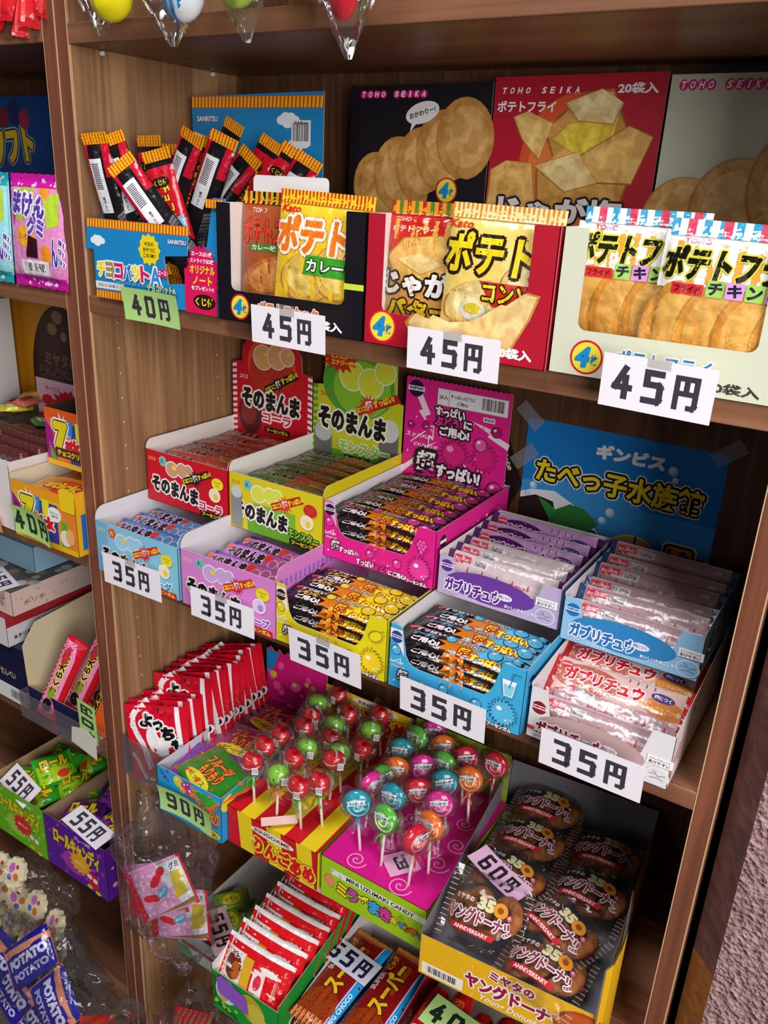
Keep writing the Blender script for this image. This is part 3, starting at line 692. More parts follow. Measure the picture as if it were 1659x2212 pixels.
# ------------------------------------------------------------------ third shelf: gum and chewy candy cartons
z2 = ZS['S2'] + 0.0002
def band(a, cx, cy, w, h, c, rot):
    a.poly([(cx + x * math.cos(rot) - y * math.sin(rot), cy + x * math.sin(rot) + y * math.cos(rot)) for x, y in ((-w / 2, -h / 2), (w / 2, -h / 2), (w / 2 - 4, h / 2), (-w / 2 + 4, h / 2))], c)
def sono(a, H, bgs, flav, fc, fo, egg, bandc, star, label_c, bub='#f2e01e', k=1.0, brand='#f0d060', yo=0):
    """gum carton face: brush logo, flavour word, diagonal banner and round gum balls"""
    for (x, y, w_, h_, c) in bgs: a.rect(x, y, w_, h_, c)
    a.text('コリス', 11, H - 12 + yo, 14, 5, brand); a.burst(31, H - 12 + yo, 8, 6.5, 9, '#7fc0b0' if egg != '#9fd0ea' else '#e05a3a', 1)
    a.text('新', 31, H - 12 + yo, 8, 7, '#2f7fb0' if egg != '#9fd0ea' else '#f0e040')
    a.ell(48, H - 20 + yo, 12.5, 11.5, '#f2ece6'); a.ell(66, H - 18 + yo, 10.5, 11, '#f2ece6'); a.ell(78, H - 15 + yo, 8, 8, '#f2ece6')
    a.ell(48, H - 20 + yo, 11, 10, egg); a.ell(66, H - 18 + yo, 9, 9.5, egg); a.ell(78, H - 15 + yo, 6.6, 6.6, egg); a.ell(52, H - 17 + yo, 4, 3.5, '#ecd24a')
    band(a, 92, H - 22 + yo, 56, 10, bandc, .42); a.burst(90, H - 24 + yo, 12, 6, 12, star); 
    a.text('3コに1コ', 76, H - 29 + yo, 18, 6, '#f4e21e', rot=.42, bold=.06); a.text('超', 90, H - 23 + yo, 9, 9, '#f4f0ec', rot=.3, bold=.035); a.text('すっぱい!', 106, H - 16 + yo, 24, 7, '#f4e21e', rot=.42, bold=.06)
    a.text('そのまんま', 52, H - 47 + yo, 84, 21, '#1d1513', out='#f4efe6', ow=.17, bold=.075, rot=-.06)
    a.text(flav, 116 if len(flav) < 5 else 119, H - 58 + yo, 40 if len(flav) < 4 else 46, 12, fc, out=fo, ow=.14, bold=.05, rot=-.04)
    a.ell(129, H - 22 + yo, 10, 8, bub); a.text('やわらか', 129, H - 20 + yo, 12, 2.6, '#7a7030'); a.text('ガム', 129, H - 24 + yo, 7, 2.6, '#7a7030')
    a.ell(124, H - 38 + yo, 10, 9.5, '#f4ecdc'); a.ell(124, H - 38 + yo, 8.6, 8, '#f0e2c0' if egg != '#c9a8dc' else '#d8c8ec'); a.ell(126, H - 40 + yo, 4, 4.5, '#f0c83a' if egg != '#c9a8dc' else '#a98ad0')
    a.rect(98, max(.5, H - 74 + yo), 46, 8, label_c); a.text('フーセンガム', 121, max(.5, H - 74 + yo) + 4, 40, 5.5, '#f2dc2a', bold=.06)
def sidedash(D, H, base, c, frac=.5):
    a = Art(); a.bars(6, H - 24, D - 12, 9, 22, c, frac=frac); return a
def gumrow(name, lab, mat, art, w, h, t, body, seal_c, grp, along='x', seed=1):
    r = root(name, lab, 'gum pack', mat=mat, group=grp); mb = MB()
    pouch(mb, w, h, t, 7, M(body, 'foil'), M(seal_c, 'foil'), art, along, 16, 8, .5, seed, dens=5)
    mb.build('wrapper', r); return r
FRM = lambda x, y, z, ax=0.0, az=0.0, ay=0.0: Matrix.Translation((x, y, z)) @ Matrix.Rotation(az, 4, 'Z') @ Matrix.Rotation(ax, 4, 'X') @ Matrix.Rotation(ay, 4, 'Y')
def sono_pack(c1, c2, c3):
    a = Art('foil'); a.rect(-66, -11, 60, 22, c1); a.rect(-6, -11, 70, 22, c2)
    a.text('そのまんま', -30, 0, 60, 15, '#1d1513', out=c3, ow=.18, bold=.08)
    for i in range(4): a.ell(16 + i * 13, -1 + (i % 2) * 4, 7, 7, c3); a.ell(16 + i * 13, -1 + (i % 2) * 4, 5.8, 5.8, c2)
    a.burst(6, 4, 7, 4, 9, '#d02a1e'); a.text('超すっぱい', 42, -8, 32, 4, '#f0dc2a'); a.rect(58, -9, 6, 14, '#1d1513'); a.ell(-62, 6, 5, 2.6, '#e8642a')
    return a
SB = [('red', 0.0095, .065, '#c91226', '#efeae4'), ('green', 0.1575, .065, '#c4cc1e', '#e9e8dc')]
zr = z2 + 0.0765
# rear red box
fa = Art(); sono(fa, 72, [], 'コーラ', '#c8203a', '#f6eef0', '#c99a78', '#1c1210', '#1c1210', '#1c1210')
ra = sidedash(178, 84, 0, '#f0dede')
ha = Art(); H_ = 205
ha.bars(0, 20, 8, 146, 17, '#f2ecec', vert=False, sk=1.5); ha.bars(139, 20, 8, 146, 17, '#f2ecec', vert=False, sk=-1.5)
ha.ell(73, 168, 44, 42, '#d8502a'); ha.ell(73, 160, 40, 36, '#b5301e')
for cx, cy, r_ in ((58, 178, 17), (84, 182, 17), (102, 184, 12)): ha.ell(cx, cy, r_ + 1.4, r_ + 1.4, '#f2ded0'); ha.ell(cx, cy, r_, r_, '#d8a06a'); ha.ell(cx + 4, cy + 5, 4, 3, '#e8c84a')
ha.text('コリス', 22, 146, 16, 6, '#f4ecdc'); band(ha, 90, 146, 70, 12, '#1c1210', .5); ha.text('3コに1コ', 72, 136, 20, 7, '#f2dc2a', rot=.5, bold=.06); ha.burst(86, 144, 11, 6, 10, '#1c1210'); ha.text('超', 86, 144, 9, 10, '#ffffff', rot=.4, bold=.035); ha.text('すっぱい!', 106, 156, 32, 9, '#f2dc2a', rot=.5, bold=.06)
ha.ell(34, 92, 22, 30, '#5a1a1c'); ha.ell(30, 95, 15, 20, '#8a2c28')
ha.text('そのまんま', 72, 116, 106, 28, '#1d1513', out='#f4efe6', ow=.17, bold=.075, rot=-.03); ha.text('コーラ', 84, 92, 52, 15, '#e0243c', out='#f6eef0', ow=.15, bold=.04); ha.rect(62, 70, 46, 8, '#1c1210'); ha.text('フーセンガム', 85, 74, 40, 5.5, '#f2dc2a', bold=.06)
carton('gum_box', 'red gum carton with upright red card, behind the light blue one', 'display box', (0.0095, .065, zr), (146, 178, 72), '#c91226', '#e9e4de', hs=84, fart=fa, rart=ra, liner=50, side_r=10,
       head=([(0, 0), (146, 0), (146, 164), (129, 166), (127, 188), (108, 212), (40, 212), (20, 190), (18, 168), (0, 166)], '#c91226', 172), hart=ha, group='gum cartons')
pr = None; G = 'red gum packs in the red carton'
for i in range(6):
    mt = FRM(0.0825, .065 + .0165 + i * .0265, zr + .0615 + (i % 2) * .0012, .05 * ((i % 3) - 1))
    lb = nth(i, 'red gum pack') + ' in the rear red carton'
    if pr is None: pr = gumrow('gum_pack', lb, mt, sono_pack('#c8605a', '#c04a3a', '#d89a8a'), 136, 27, 11, '#b8443c', '#a83a38', G, seed=1)
    else: dup(pr, lb, mat=mt)
# rear green box
fa = Art(); sono(fa, 73, [(40, 0, 66, 40, '#7fb52a'), (30, 0, 90, 16, '#6aa828')], 'モンスター', '#8cc43a', '#1c2a10', '#d4dc4a', '#b8201e', '#d8301e', '#2a2210', bub='#d0242a', brand='#c8402a')
fa.rect(4, 3, 18, 46, '#8a8a88'); fa.ell(13, 49, 9, 8, '#c8c8c4')
ra = Art(); ra.bars(6, 58, 166, 10, 22, '#3f8a30', frac=.45)
ha = Art(); ha.bars(0, 30, 8, 130, 14, '#4fa030', vert=False, sk=1); ha.ell(74, 165, 58, 46, '#4fa030'); ha.ell(80, 160, 46, 38, '#86bf2e'); ha.rect(8, 10, 131, 60, '#5fa52e'); ha.rect(8, 10, 131, 26, '#347a2a')
for cx, cy, r_ in ((64, 176, 19), (94, 170, 19), (116, 188, 15)): ha.ell(cx, cy, r_ + 2, r_ + 2, '#e4ecc8'); ha.ell(cx, cy, r_, r_, '#cfdc3a'); ha.ell(cx + 3, cy + 5, 5, 4, '#f0d040')
ha.burst(44, 196, 20, 13, 14, '#cf2a1e', 1.5); ha.text('モンスター', 46, 200, 36, 8, '#f2dc2a', bold=.05); ha.text('エナジー味', 48, 191, 36, 8, '#f2dc2a', bold=.05)
ha.text('コリス', 22, 145, 18, 6, '#c8402a'); band(ha, 106, 143, 76, 12, '#b8201e', .42); ha.burst(92, 140, 16, 8, 14, '#d8301e'); ha.text('3コに1コ', 78, 132, 22, 7, '#f2dc2a', rot=.42, bold=.06); ha.text('超', 93, 141, 11, 12, '#ffffff', rot=.3, bold=.035); ha.text('すっぱい!', 116, 150, 34, 10, '#f2dc2a', rot=.42, bold=.06)
ha.rect(4, 34, 30, 56, '#6a6a6a'); ha.ell(19, 92, 15, 14, '#b8b8b4'); ha.rect(112, 40, 30, 70, '#6a6a6a'); ha.ell(127, 112, 15, 16, '#d0d0cc')
ha.text('そのまんま', 66, 112, 110, 30, '#1d1513', out='#eef0d4', ow=.17, bold=.075, rot=-.03); ha.text('モンスター', 88, 78, 82, 18, '#8cc43a', out='#dfe8c0', ow=.12, bold=.03); ha.rect(56, 58, 42, 8, '#1c2210'); ha.text('フーセンガム', 77, 62, 38, 5.5, '#f2dc2a', bold=.06)
carton('gum_box', 'yellow-green gum carton with upright green card, behind the lilac one', 'display box', (0.158, .065, zr), (147, 178, 73), '#d8c81c', '#e9e6dc', hs=85, fart=fa, rart=ra, liner=50, side_r=10,
       head=([(0, 0), (146, 0), (146, 150), (136, 152), (134, 205), (118, 214), (36, 214), (20, 196), (18, 158), (0, 156)], '#c4c81e', 172), hart=ha, group='gum cartons')
pr = None; G = 'green gum packs in the yellow-green carton'
for i in range(6):
    mt = FRM(0.2315, .065 + .0165 + i * .0265, zr + .0615 + (i % 2) * .0012, .05 * ((i % 3) - 1))
    lb = nth(i, 'green and red gum pack') + ' in the yellow-green carton'
    if pr is None: pr = gumrow('gum_pack', lb, mt, sono_pack('#6a7a44', '#b04a22', '#8a9a5a'), 137, 27, 11, '#5a6a3a', '#4a5a30', G, seed=2)
    else: dup(pr, lb, mat=mt)
# front light blue and lilac boxes
fa = Art(); sono(fa, 72, [(0, 0, 22, 72, '#78b4d0')], 'ソーダ', '#2a9ac0', '#f0f6f8', '#9fd0ea', '#d0203a', '#d0203a', '#d0243a')
ra = Art(); ra.bars(4, 62, 170, 9, 20, '#2f6fb8', frac=.5)
carton('gum_box', 'light blue gum carton at the left end of the shelf, tag on its front', 'display box', (0.005, -.022, z2), (148, 240, 72), '#86c6e0', '#e6e6ea', hs=88, hb=76, fart=fa, rart=ra, liner=38, side_r=14, group='gum cartons')
G = 'gum packs in the light blue carton'; pr = None
for i, (yy, zz, aa) in enumerate(((.004, .055, .55), (.03, .057, .35), (.055, .057, .2))):
    mt = FRM(0.080, yy, z2 + zz, aa, -.03 * i); lb = nth(i, 'blue gum pack') + ' in the light blue carton'
    if pr is None: pr = gumrow('gum_pack', lb, mt, sono_pack('#5a7ab0', '#4a78a8', '#b9a8c8'), 132, 32, 13, '#2f5a9a', '#3a4a9a', G, seed=3)
    else: dup(pr, lb, mat=mt)
fa = Art(); sono(fa, 74, [], 'グレープ', '#8a5ac0', '#f4eef8', '#c9a8dc', '#d02a3a', '#c82040', '#d0243a')
ra = Art(); ra.bars(8, 62, 170, 10, 20, '#9a6ad0', frac=.5)
carton('gum_box', 'lilac pink gum carton second from the left end, tag on its front', 'display box', (0.158, -.022, z2), (148, 240, 74), '#d884cc', '#e6e2ea', hs=90, hb=76, fart=fa, rart=ra, liner=38, side_r=14, group='gum cartons')
G = 'gum packs in the lilac pink carton'; pr = None
for i, (yy, zz, aa) in enumerate(((.005, .055, .5), (.033, .058, .5), (.056, .059, .4))):
    mt = FRM(0.239 + .004 * i, yy, z2 + zz, aa, -.04 * i); lb = nth(i, 'purple gum pack') + ' in the lilac pink carton'
    if pr is None: pr = gumrow('gum_pack', lb, mt, sono_pack('#b070b0', '#a84a78', '#c8a0cc'), 124, 32, 13, '#7a3aa8', '#6a2a98', G, seed=4)
    else: dup(pr, lb, mat=mt)

# --- sour gum cartons with a low cut front
def lowfront(W, H, a, b, v, c): 
    return [(0, 0), (W, 0), (W, H), (c, H)] + [(c - 8, v + 14), (b, v + 4), (b - 5, v)] + [(a + 12, v), (a + 4, v + 4), (a, v + 11)] + [(14, H - 2), (12, H), (0, H)]
def ball(a, cx, cy, r, c, hi='#f6e8f0'):
    a.ell(cx, cy, r, r, '#241a20', 16); a.ell(cx, cy, r * .9, r * .9, c, 16); a.ell(cx - r * .3, cy + r * .35, r * .3, r * .22, hi, 10, .5)
def sourfront(c, c2, dark, name, fruit):
    a = Art(); a.poly([(0, 58), (10, 52), (18, 40), (14, 69), (0, 69)], '#f0e8ec' if c != '#e0208a' else '#e8a8cc')
    a.ell(8, 60, 7, 7, dark); a.rect(1, 58.5, 14, 3.6, '#f2eef2'); a.text('meigum', 8, 60.2, 12, 3.6, dark, bold=.04)
    ball(a, 8, 45, 6, c2); a.line([(4, 30), (14, 36), (14, 30)], .8, '#f4eef2'); a.text('スッパ×UP!', 9, 31, 16, 4, '#f4eef2', shear=.2); a.text('どれか1つが', 11, 26, 16, 2.6, '#f4eef2')
    a.text('超', 17, 18, 12, 12, '#f4f0f2', out='#2a1420', ow=.12, bold=.035, shear=.2); a.text('すっぱい!', 36, 15, 26, 7, '#f4f0f2', out='#2a1420', ow=.1, bold=.06, shear=.2)
    for cx, cy, r in ((66, 20, 5.5), (103, 18, 6), (50, 14, 3)): ball(a, cx, cy, r, c2)
    a.text('すっぱい', 60, 7, 24, 8, '#f4f0f2', out='#2a1420', ow=.1, bold=.05); a.text(name, 82, 6, 20, 7, c2, out='#2a1420', ow=.1, bold=.05); a.text('にご用心!', 104, 5, 24, 6.5, '#f4f0f2', out='#2a1420', ow=.1, bold=.05)
    a.burst(132, 20, 17, 11.5, 20, '#2a1a20'); a.burst(132, 20, 15.5, 11, 20, c2); a.ell(132, 19, 11, 10, c2); a.ell(128, 24, 3, 2.4, '#f8f0f4')
    a.dots(4, 4, 140, 12, 14, .8, '#f6eef2', 5)
    if fruit == 'grape':
        for k, (dx, dy) in enumerate(((0, 0), (4.6, 0), (9.2, 0), (2.3, 4), (6.9, 4), (2.3, -4), (6.9, -4), (4.6, -8))): a.ell(133 + dx - 4, 50 + dy, 2.9, 2.9, '#8a1460', 10); a.ell(133 + dx - 4, 50 + dy, 2.3, 2.3, '#f05ab0', 10)
    elif fruit == 'lemon': a.ell(136, 52, 9, 6, '#6a5a10', 18, .5); a.ell(136, 52, 8.4, 5.4, '#f0dc28', 18, .5); a.poly([(140, 58), (148, 62), (144, 56)], '#a8b828')
    else: a.poly([(131, 40), (140, 40), (143, 58), (128, 58)], '#f4f8fa'); a.poly([(132, 41), (139, 41), (141.5, 53), (129.8, 53)], '#8cd0ec'); a.line([(136, 50), (140, 66), (147, 66)], 1, '#2a6a9a')
    a.text('フーセンガム', 130, 3.5, 26, 4.5, '#f4f0f2', out='#2a1420', ow=.12, bold=.06)
    return a
def sourpack(c1, c2, word, orange='#d8781e'):
    a = Art('foil'); a.rect(-68, -13, 62, 26, '#1a1518'); a.poly([(-6, -13), (68, -13), (68, 13), (-18, 13)], c1); a.burst(-2, -2, 22, 12, 12, orange, 1.2)
    a.text('すっぱい', -40, 8, 34, 7, '#f4eef0', out='#7a5a50', ow=.07, bold=.05); a.text(word, -42, 0, 28, 6.5, c2, out='#7a5a50', ow=.07, bold=.05); a.text('ご用心!', -38, -8, 32, 7, '#f4eef0', out='#7a5a50', ow=.07, bold=.05)
    a.ell(-60, 10, 7, 3, '#d8304a'); ball(a, -14, 5, 6, c2); a.text('スッパ×UP!', 8, 4, 30, 6, '#f4eef0', out='#2a1a1a', ow=.06, shear=.2)
    a.text('超', 6, -7, 12, 11, '#f4dc2a', out='#a81a1a', ow=.13, bold=.035, shear=.15); a.text('すっぱい!', 32, -9, 36, 8, '#f4dc2a', out='#a81a1a', ow=.13, bold=.07, shear=.1)
    ball(a, 36, 3, 8, c2); ball(a, 54, -3, 8.5, c2); ball(a, 58, 9, 6, c1)
    return a
def sourbox(nm, lab, b, c, c2, dark, word, fruit, rows, packc, group, hdr=None, hart=None, size=(150, 185, 70), ra=None):
    W, D, H = size
    fa = sourfront(c, c2, dark, word, fruit)
    ra = Art(); ra.dots(10, 6, D - 20, 50, 26, 1.6, '#f4eaf0', 4)
    for k, (x, y) in enumerate(((30, 40), (62, 22), (90, 44), (125, 28), (155, 46))): ra.burst(x, y, 11, 7.5, 14, '#2a1a20'); ra.burst(x, y, 10, 7, 14, c2)
    ra.ell(16, 54, 7, 7, dark); ra.rect(9, 52, 14, 3.6, '#f2eef2'); ra.poly([(100, 4), (112, 20), (108, 22), (124, 40), (112, 26), (116, 24)], '#f6eef4')
    bx = carton('gum_box', lab, 'display box', b, size, c, '#e4e0e2', hs=H, hb=H + 2, front=lowfront(W, H, 20, 114, 31, 127), fart=fa, rart=ra, head=hdr, hart=hart, group='gum cartons', liner=8)
    pr = None; n = 0
    x = b[0] + W * .0005; z = b[2]
    spots = [(b[1] + .018, z + .0165, .12, 'lowest'), (b[1] + .0175, z + .0305, .14, 'middle'), (b[1] + .017, z + .0445, .16, 'upper')] 
    for yy, zz, aa, nm2 in spots:
        lb = '%s %s in the frontmost stack of the %s carton' % (nm2, packc[0], packc[1]); mt = FRM(x, yy, zz, aa, .012)
        if pr is None: pr = gumrow('gum_pack', lb, mt, sourpack(c2 if fruit != 'grape' else '#7a3a6a', c2, word + 'に'), 140, 29, 13, '#1a1518', '#1a1518', group, seed=5)
        else: dup(pr, lb, mat=mt)
    for i in range(rows):
        lb = 'top-layer %s in the %s carton, %s' % (packc[0], packc[1], 'frontmost' if i == 0 else ORD[i] + ' from the front')
        dup(pr, lb, mat=FRM(x + random.uniform(-.002, .002), b[1] + .0175 + i * .0285, z + .0585 + .0015 * (i % 2), .16 if i == 0 else random.uniform(.0, .14), random.uniform(-.03, .03)))
    if rows > 3: pass
    return bx
ha = Art(); ha.poly([(10, 178), (26, 150), (20, 148), (46, 118), (30, 142), (38, 146), (20, 178)], '#f4dce8'); ha.poly([(148, 120), (120, 132), (122, 136), (96, 148), (124, 142), (122, 138), (150, 128)], '#f4dce8'); ha.poly([(0, 60), (30, 90), (24, 92), (50, 112), (20, 96), (26, 92), (0, 70)], '#f4dce8')
ha.ell(15, 176, 11, 11, '#23153a'); ha.rect(3, 173, 24, 6, '#f2eef2'); ha.text('meigum', 15, 176, 20, 6, '#23153a', bold=.04)
ha.rect(46, 160, 98, 22, '#8a8a90'); ha.rect(46.8, 160.8, 96.4, 20.4, '#f0ecf0'); ha.text('20入', 55, 171, 13, 6, '#333333'); ha.text('すっぱいぶどうに', 82, 174, 34, 5, '#333333'); ha.text('ご用心', 82, 166, 16, 5, '#333333'); ha.barcode(106, 161, 36, 20, '#f0ecf0'); ha.line([(63, 161), (63, 181)], .5, '#555555')
ha.rect(112, 150, 16, 6, '#f0e4ea'); ha.text('単品用', 120, 153, 13, 4, '#444444')
ha.text('すっぱい', 66, 152, 42, 15, '#f6f0f4', out='#241420', ow=.2, bold=.06); ha.text('ぶどう', 62, 140, 34, 13, '#e0308f', out='#241420', ow=.2, bold=.06); ha.text('に', 92, 141, 11, 10, '#f6f0f4', out='#241420', ow=.2, bold=.06); ha.text('ご用心!', 74, 128, 42, 13, '#f6f0f4', out='#241420', ow=.2, bold=.06)
ha.line([(12, 106), (38, 128), (28, 128), (44, 132), (44, 114), (38, 118), (38, 102)], 1.6, '#f4dce8'); ha.text('スッパ×UP!', 24, 116, 40, 7, '#f6f0f4', shear=.2); ha.text('どれか1つが', 34, 104, 36, 5, '#f6f0f4')
ha.burst(76, 101, 23, 15, 22, '#241420'); ha.burst(76, 101, 21, 14, 22, '#c81a70'); ha.ell(76, 101, 15, 13, '#d8207c'); ha.ell(70, 107, 5, 4, '#f090c0')
ha.burst(118, 104, 20, 13, 18, '#241420'); ha.burst(118, 104, 18.5, 12.5, 18, '#d8207c'); ball(ha, 112, 120, 9, '#e05aa8'); ball(ha, 136, 66, 11, '#e0308f'); ball(ha, 132, 140, 7, '#b01468'); ball(ha, 12, 128, 5, '#b01468'); ball(ha, 118, 54, 7, '#b01468')
for dx, dy in ((0, 0), (4, 3), (-4, 3), (2, 7), (-2, 7), (0, 10)): ha.ell(34 + dx, 126 + dy, 2.6, 2.6, '#b01468', 8)
ha.text('超', 36, 84, 28, 27, '#f6f0f4', out='#241420', ow=.2, bold=.035, shear=.15); ha.text('すっぱい!', 84, 76, 62, 18, '#f6f0f4', out='#241420', ow=.22, bold=.07, shear=.1); ha.dots(6, 60, 138, 100, 24, 1.2, '#f4a8cc', 6)
sourbox('gum_box', 'magenta gum carton with tall magenta card, behind the yellow one', (0.307, .065, zr), '#e0208a', '#e83a9a', '#23153a', 'ぶどう', 'grape', 6, ('grape gum pack', 'magenta'), 'sour gum packs in the magenta carton',
        ([(0, 0), (148, 0), (148, 189)] + zig(148, 0, 189, 1.6, 22)[1:-1] + [(0, 189)], '#e0208a', 172), ha)
sourbox('gum_box', 'yellow sour gum carton with cut-away front, tag 35 below', (0.3045, -.021, z2), '#e6d41a', '#f0d022', '#3a2018', 'レモン', 'lemon', 3, ('lemon gum pack', 'yellow'), 'sour gum packs in the yellow carton', size=(149, 190, 74))
sourbox('gum_box', 'sky blue sour gum carton with cut-away front, in the middle of the shelf', (0.4575, -.021, z2), '#3fabda', '#56b8e0', '#2a3f8c', 'ソーダ', 'soda', 3, ('soda gum pack', 'sky blue'), 'sour gum packs in the sky blue carton', size=(151, 190, 74))

# --- chewy candy cartons
def chewfront(c, c2, dark, sub):
    a = Art(); a.ell(62, 20, 52, 16, c2); 
    a.ell(10, 35, 7.5, 7, dark); a.rect(2.5, 33.5, 15, 3.8, '#f4f2f4'); a.text('meigum', 10, 35.4, 13, 3.8, dark, bold=.05)
    a.text('ガブリチュウ', 42, 15, 66, 15, dark, out='#f2eef4', ow=.14, bold=.06); a.text(sub, 14, 4.5, 14, 3.2, '#f2eef4', out=dark, ow=.06); a.text('ソフトキャンディー', 40, 4, 26, 3, '#f2eef4')
    a.ell(80, 18, 9, 4, '#e8e4f0'); a.text('歯につく', 80, 18, 13, 4, dark); a.text('おいしいかみごこち!', 98, 9, 34, 4, '#f2eef4', bold=.04)
    a.ell(126, 11, 11, 9, '#f4f2f2'); a.ell(126, 11, 10.3, 8.3, c); a.line([(119, 12), (124, 13), (127, 11), (133, 13)], .6, '#555555'); a.line([(120, 8), (126, 9), (132, 8)], .6, '#555555'); a.line([(122, 16), (125, 14)], .6, '#555555')
    a.rect(115, 22, 23, 9, '#f4f2f2'); a.text('マジックカットで', 126, 28, 19, 2.6, '#555555'); a.text('あけやすい', 126, 24.5, 19, 3.6, '#444444')
    return a
def chewart(body, dark, sub, back):
    a = Art('foil')
    if back:
        a.rect(-62, -17, 124, 34, '#cdb9bc' if sub == 'グレープ味' else '#b39094'); a.rect(-60, 6, 22, 9, '#c8344a'); a.text('キャンペーン', -49, 10.5, 18, 4, '#f4e0e0'); a.barcode(-34, 6, 16, 8, '#dcd4d6'); a.text('こちら側のどこからでも切れます', 4, -1, 60, 4, '#b8505a')
        for k in range(7): a.rect(-58 + k * 18, 0, 1.2, 4, '#c8344a'); a.burst(-57.4 + k * 18, -.6, 1.6, .8, 3, '#c8344a')
        a.text('ガブリチュウ', 36, -10, 40, 7, dark); a.text('名称キャンディー原材料名', -24, -10, 50, 3, '#777777'); a.text('栄養成分表示', -24, -14, 44, 2.4, '#888888')
    else:
        a.rect(-62, -17, 124, 34, body); a.ell(-30, 0, 34, 15, dark if sub == 'グレープ味' else '#b8604a'); a.ell(46, -4, 20, 10, '#c87a3a' if sub != 'グレープ味' else '#9ab03a')
        a.text('ガブリチュウ', -14, 2, 78, 14, '#c8202c' if sub != 'グレープ味' else '#7a3f9a', out='#f0e6e6', ow=.11, bold=.06); a.text(sub, -36, -9, 18, 4, '#f0e6e6'); a.text('ソフトキャンディー', -6, -10, 30, 4, '#f0e6e6')
        a.ell(42, 6, 11, 4.5, '#4a3a7a'); a.text('歯につく', 42, 6, 16, 4.5, '#e8e4f0'); a.text('おいしいかみごこち', 40, -5, 36, 4.6, '#f0c060'); a.ell(-54, 10, 7, 4, '#d03a44'); a.text('meigum', -54, 10, 11, 3, '#f4e8e8')
        for k in range(4): a.rect(8 + k * 8, 11, 1, 4, '#5a4a6a')
    a.rect(-68, -18, 6.5, 36, dark); a.rect(61.5, -18, 6.5, 36, dark)
    return a
def chewbox(lab, b, size, c, c2, dark, sub, spots, packn, group, ends, hb):
    W, D, H = size
    front = [(0, 0), (W, 0), (W, H), (W - 19, H), (W - 21, H - 2), (W - 27, H * .5), (W - 30, H * .47), (25, H * .47), (21, H * .55), (17, H - 2), (15, H), (0, H)]
    fa = chewfront(c, c2, dark, sub)
    bx = carton('candy_box', lab, 'display box', b, size, c, '#dcd8da', hs=H + 4, hb=hb, front=front, fart=fa, group='chewy candy cartons', liner=5)
    pro = {}
    for i, (yy, zz, lean, back) in enumerate(spots):
        lb = nth(i, packn)
        mt = FRM(b[0] + W * .0005 + random.uniform(-.002, .002), b[1] + yy, b[2] + zz, lean, random.uniform(-.03, .03))
        if back not in pro:
            pro[back] = gumrow('candy_pack', lb, mt, chewart('#d8b0a8' if sub != 'グレープ味' else '#b88ac0', ends, sub, back), 136, 37, 11, '#cfc4c6', ends, group, seed=6 + back)
        else: dup(pro[back], lb, mat=mt)
    return bx
chewbox('lilac chewy candy carton in the rear row, right of the magenta one', (0.4625, .065, zr), (141, 150, 46), '#b9aacb', '#6a3a98', '#5a2a88', 'グレープ味',
        [(.014, .028, 1.15, 1), (.032, .031, 1.0, 1), (.05, .033, .98, 1), (.072, .036, 1.0, 0), (.096, .038, 1.0, 0), (.118, .041, 1.05, 0)], 'grape candy pack in the lilac carton', 'candy packs in the lilac carton', '#4a1a58', 52)
chewbox('pale blue chewy candy carton in the rear row, at the right end', (0.6085, .06, zr - .004), (136, 155, 48), '#8dbede', '#2f82bd', '#1f6fb4', 'ラムネ味',
        [(.013, .022, .9, 1), (.032, .031, .95, 1), (.052, .033, .85, 1), (.08, .038, .95, 1), (.098, .042, 1.0, 1), (.128, .046, 1.05, 1)], 'candy pack in the pale blue carton', 'candy packs in the pale blue carton', '#1f3a6a', 54)
chewbox('white chewy candy carton at the right end of the front row', (0.6125, -.014, z2), (136, 200, 56), '#dedada', '#b89a98', '#8a1a24', 'コーラ味',
        [(.012, .024, .85, 1), (.034, .033, .75, 1), (.052, .048, .6, 0), (.083, .055, .5, 0), (.106, .060, .55, 0)], 'cola candy pack in the white carton', 'candy packs in the white carton', '#b01a1e', 76)
# --- poster taped to the back panel, dark card behind the magenta box
r = root('poster', 'blue sweets poster taped to the back panel, with yellow lettering', 'poster', (0.467, .2638, -.331))
mb = MB(); fm = flat((0, 0, 0), X, Z); panel(mb, fm, [(0, 0), (236, 0), (236, 236), (0, 236)], M('#1680d0', 'paper'), M('#e8e4e0'), .3)
a = Art('paper'); a.poly([(0, 0), (236, 0), (236, 110), (190, 92), (150, 84), (118, 96), (84, 132), (44, 150), (14, 146), (0, 140)], '#e6ecf2'); a.poly([(0, 140), (14, 146), (44, 150), (84, 132), (118, 96), (150, 84), (236, 110), (236, 150), (160, 150), (110, 168), (50, 166), (0, 156)], '#3a9ae0')
a.poly([(0, 70), (0, 132), (20, 140), (44, 136), (50, 116), (30, 96), (24, 72)], '#2a1a1a'); a.poly([(74, 60), (78, 110), (100, 112), (120, 96), (132, 70), (120, 50)], '#3a201c')
a.poly([(38, 76), (40, 108), (50, 128), (66, 138), (84, 136), (98, 126), (104, 120), (96, 112), (86, 104), (80, 88), (78, 74)], '#2f7a34'); a.poly([(50, 126), (36, 134), (24, 138), (34, 124), (42, 112)], '#2f8a3a'); a.poly([(50, 74), (54, 92), (66, 98), (78, 92), (78, 74)], '#e0b82a')
a.ell(58, 72, 30, 17, '#a81a2a'); a.text('カルシウム入り', 58, 76, 50, 9, '#d8a03a', bold=.05); a.text('栄養機能食品', 58, 65, 44, 7, '#d8a03a')
a.ell(148, 84, 35, 35, '#e0cc2a'); a.ell(148, 84, 33, 33, '#c89a78'); a.poly([(116, 78), (180, 78), (176, 68), (160, 54), (136, 53), (120, 66)], '#2a1612'); a.poly([(134, 78), (146, 98), (164, 100), (174, 84), (168, 74)], '#3a1e16'); a.rect(149, 96, 2.4, 22, '#2a1612')
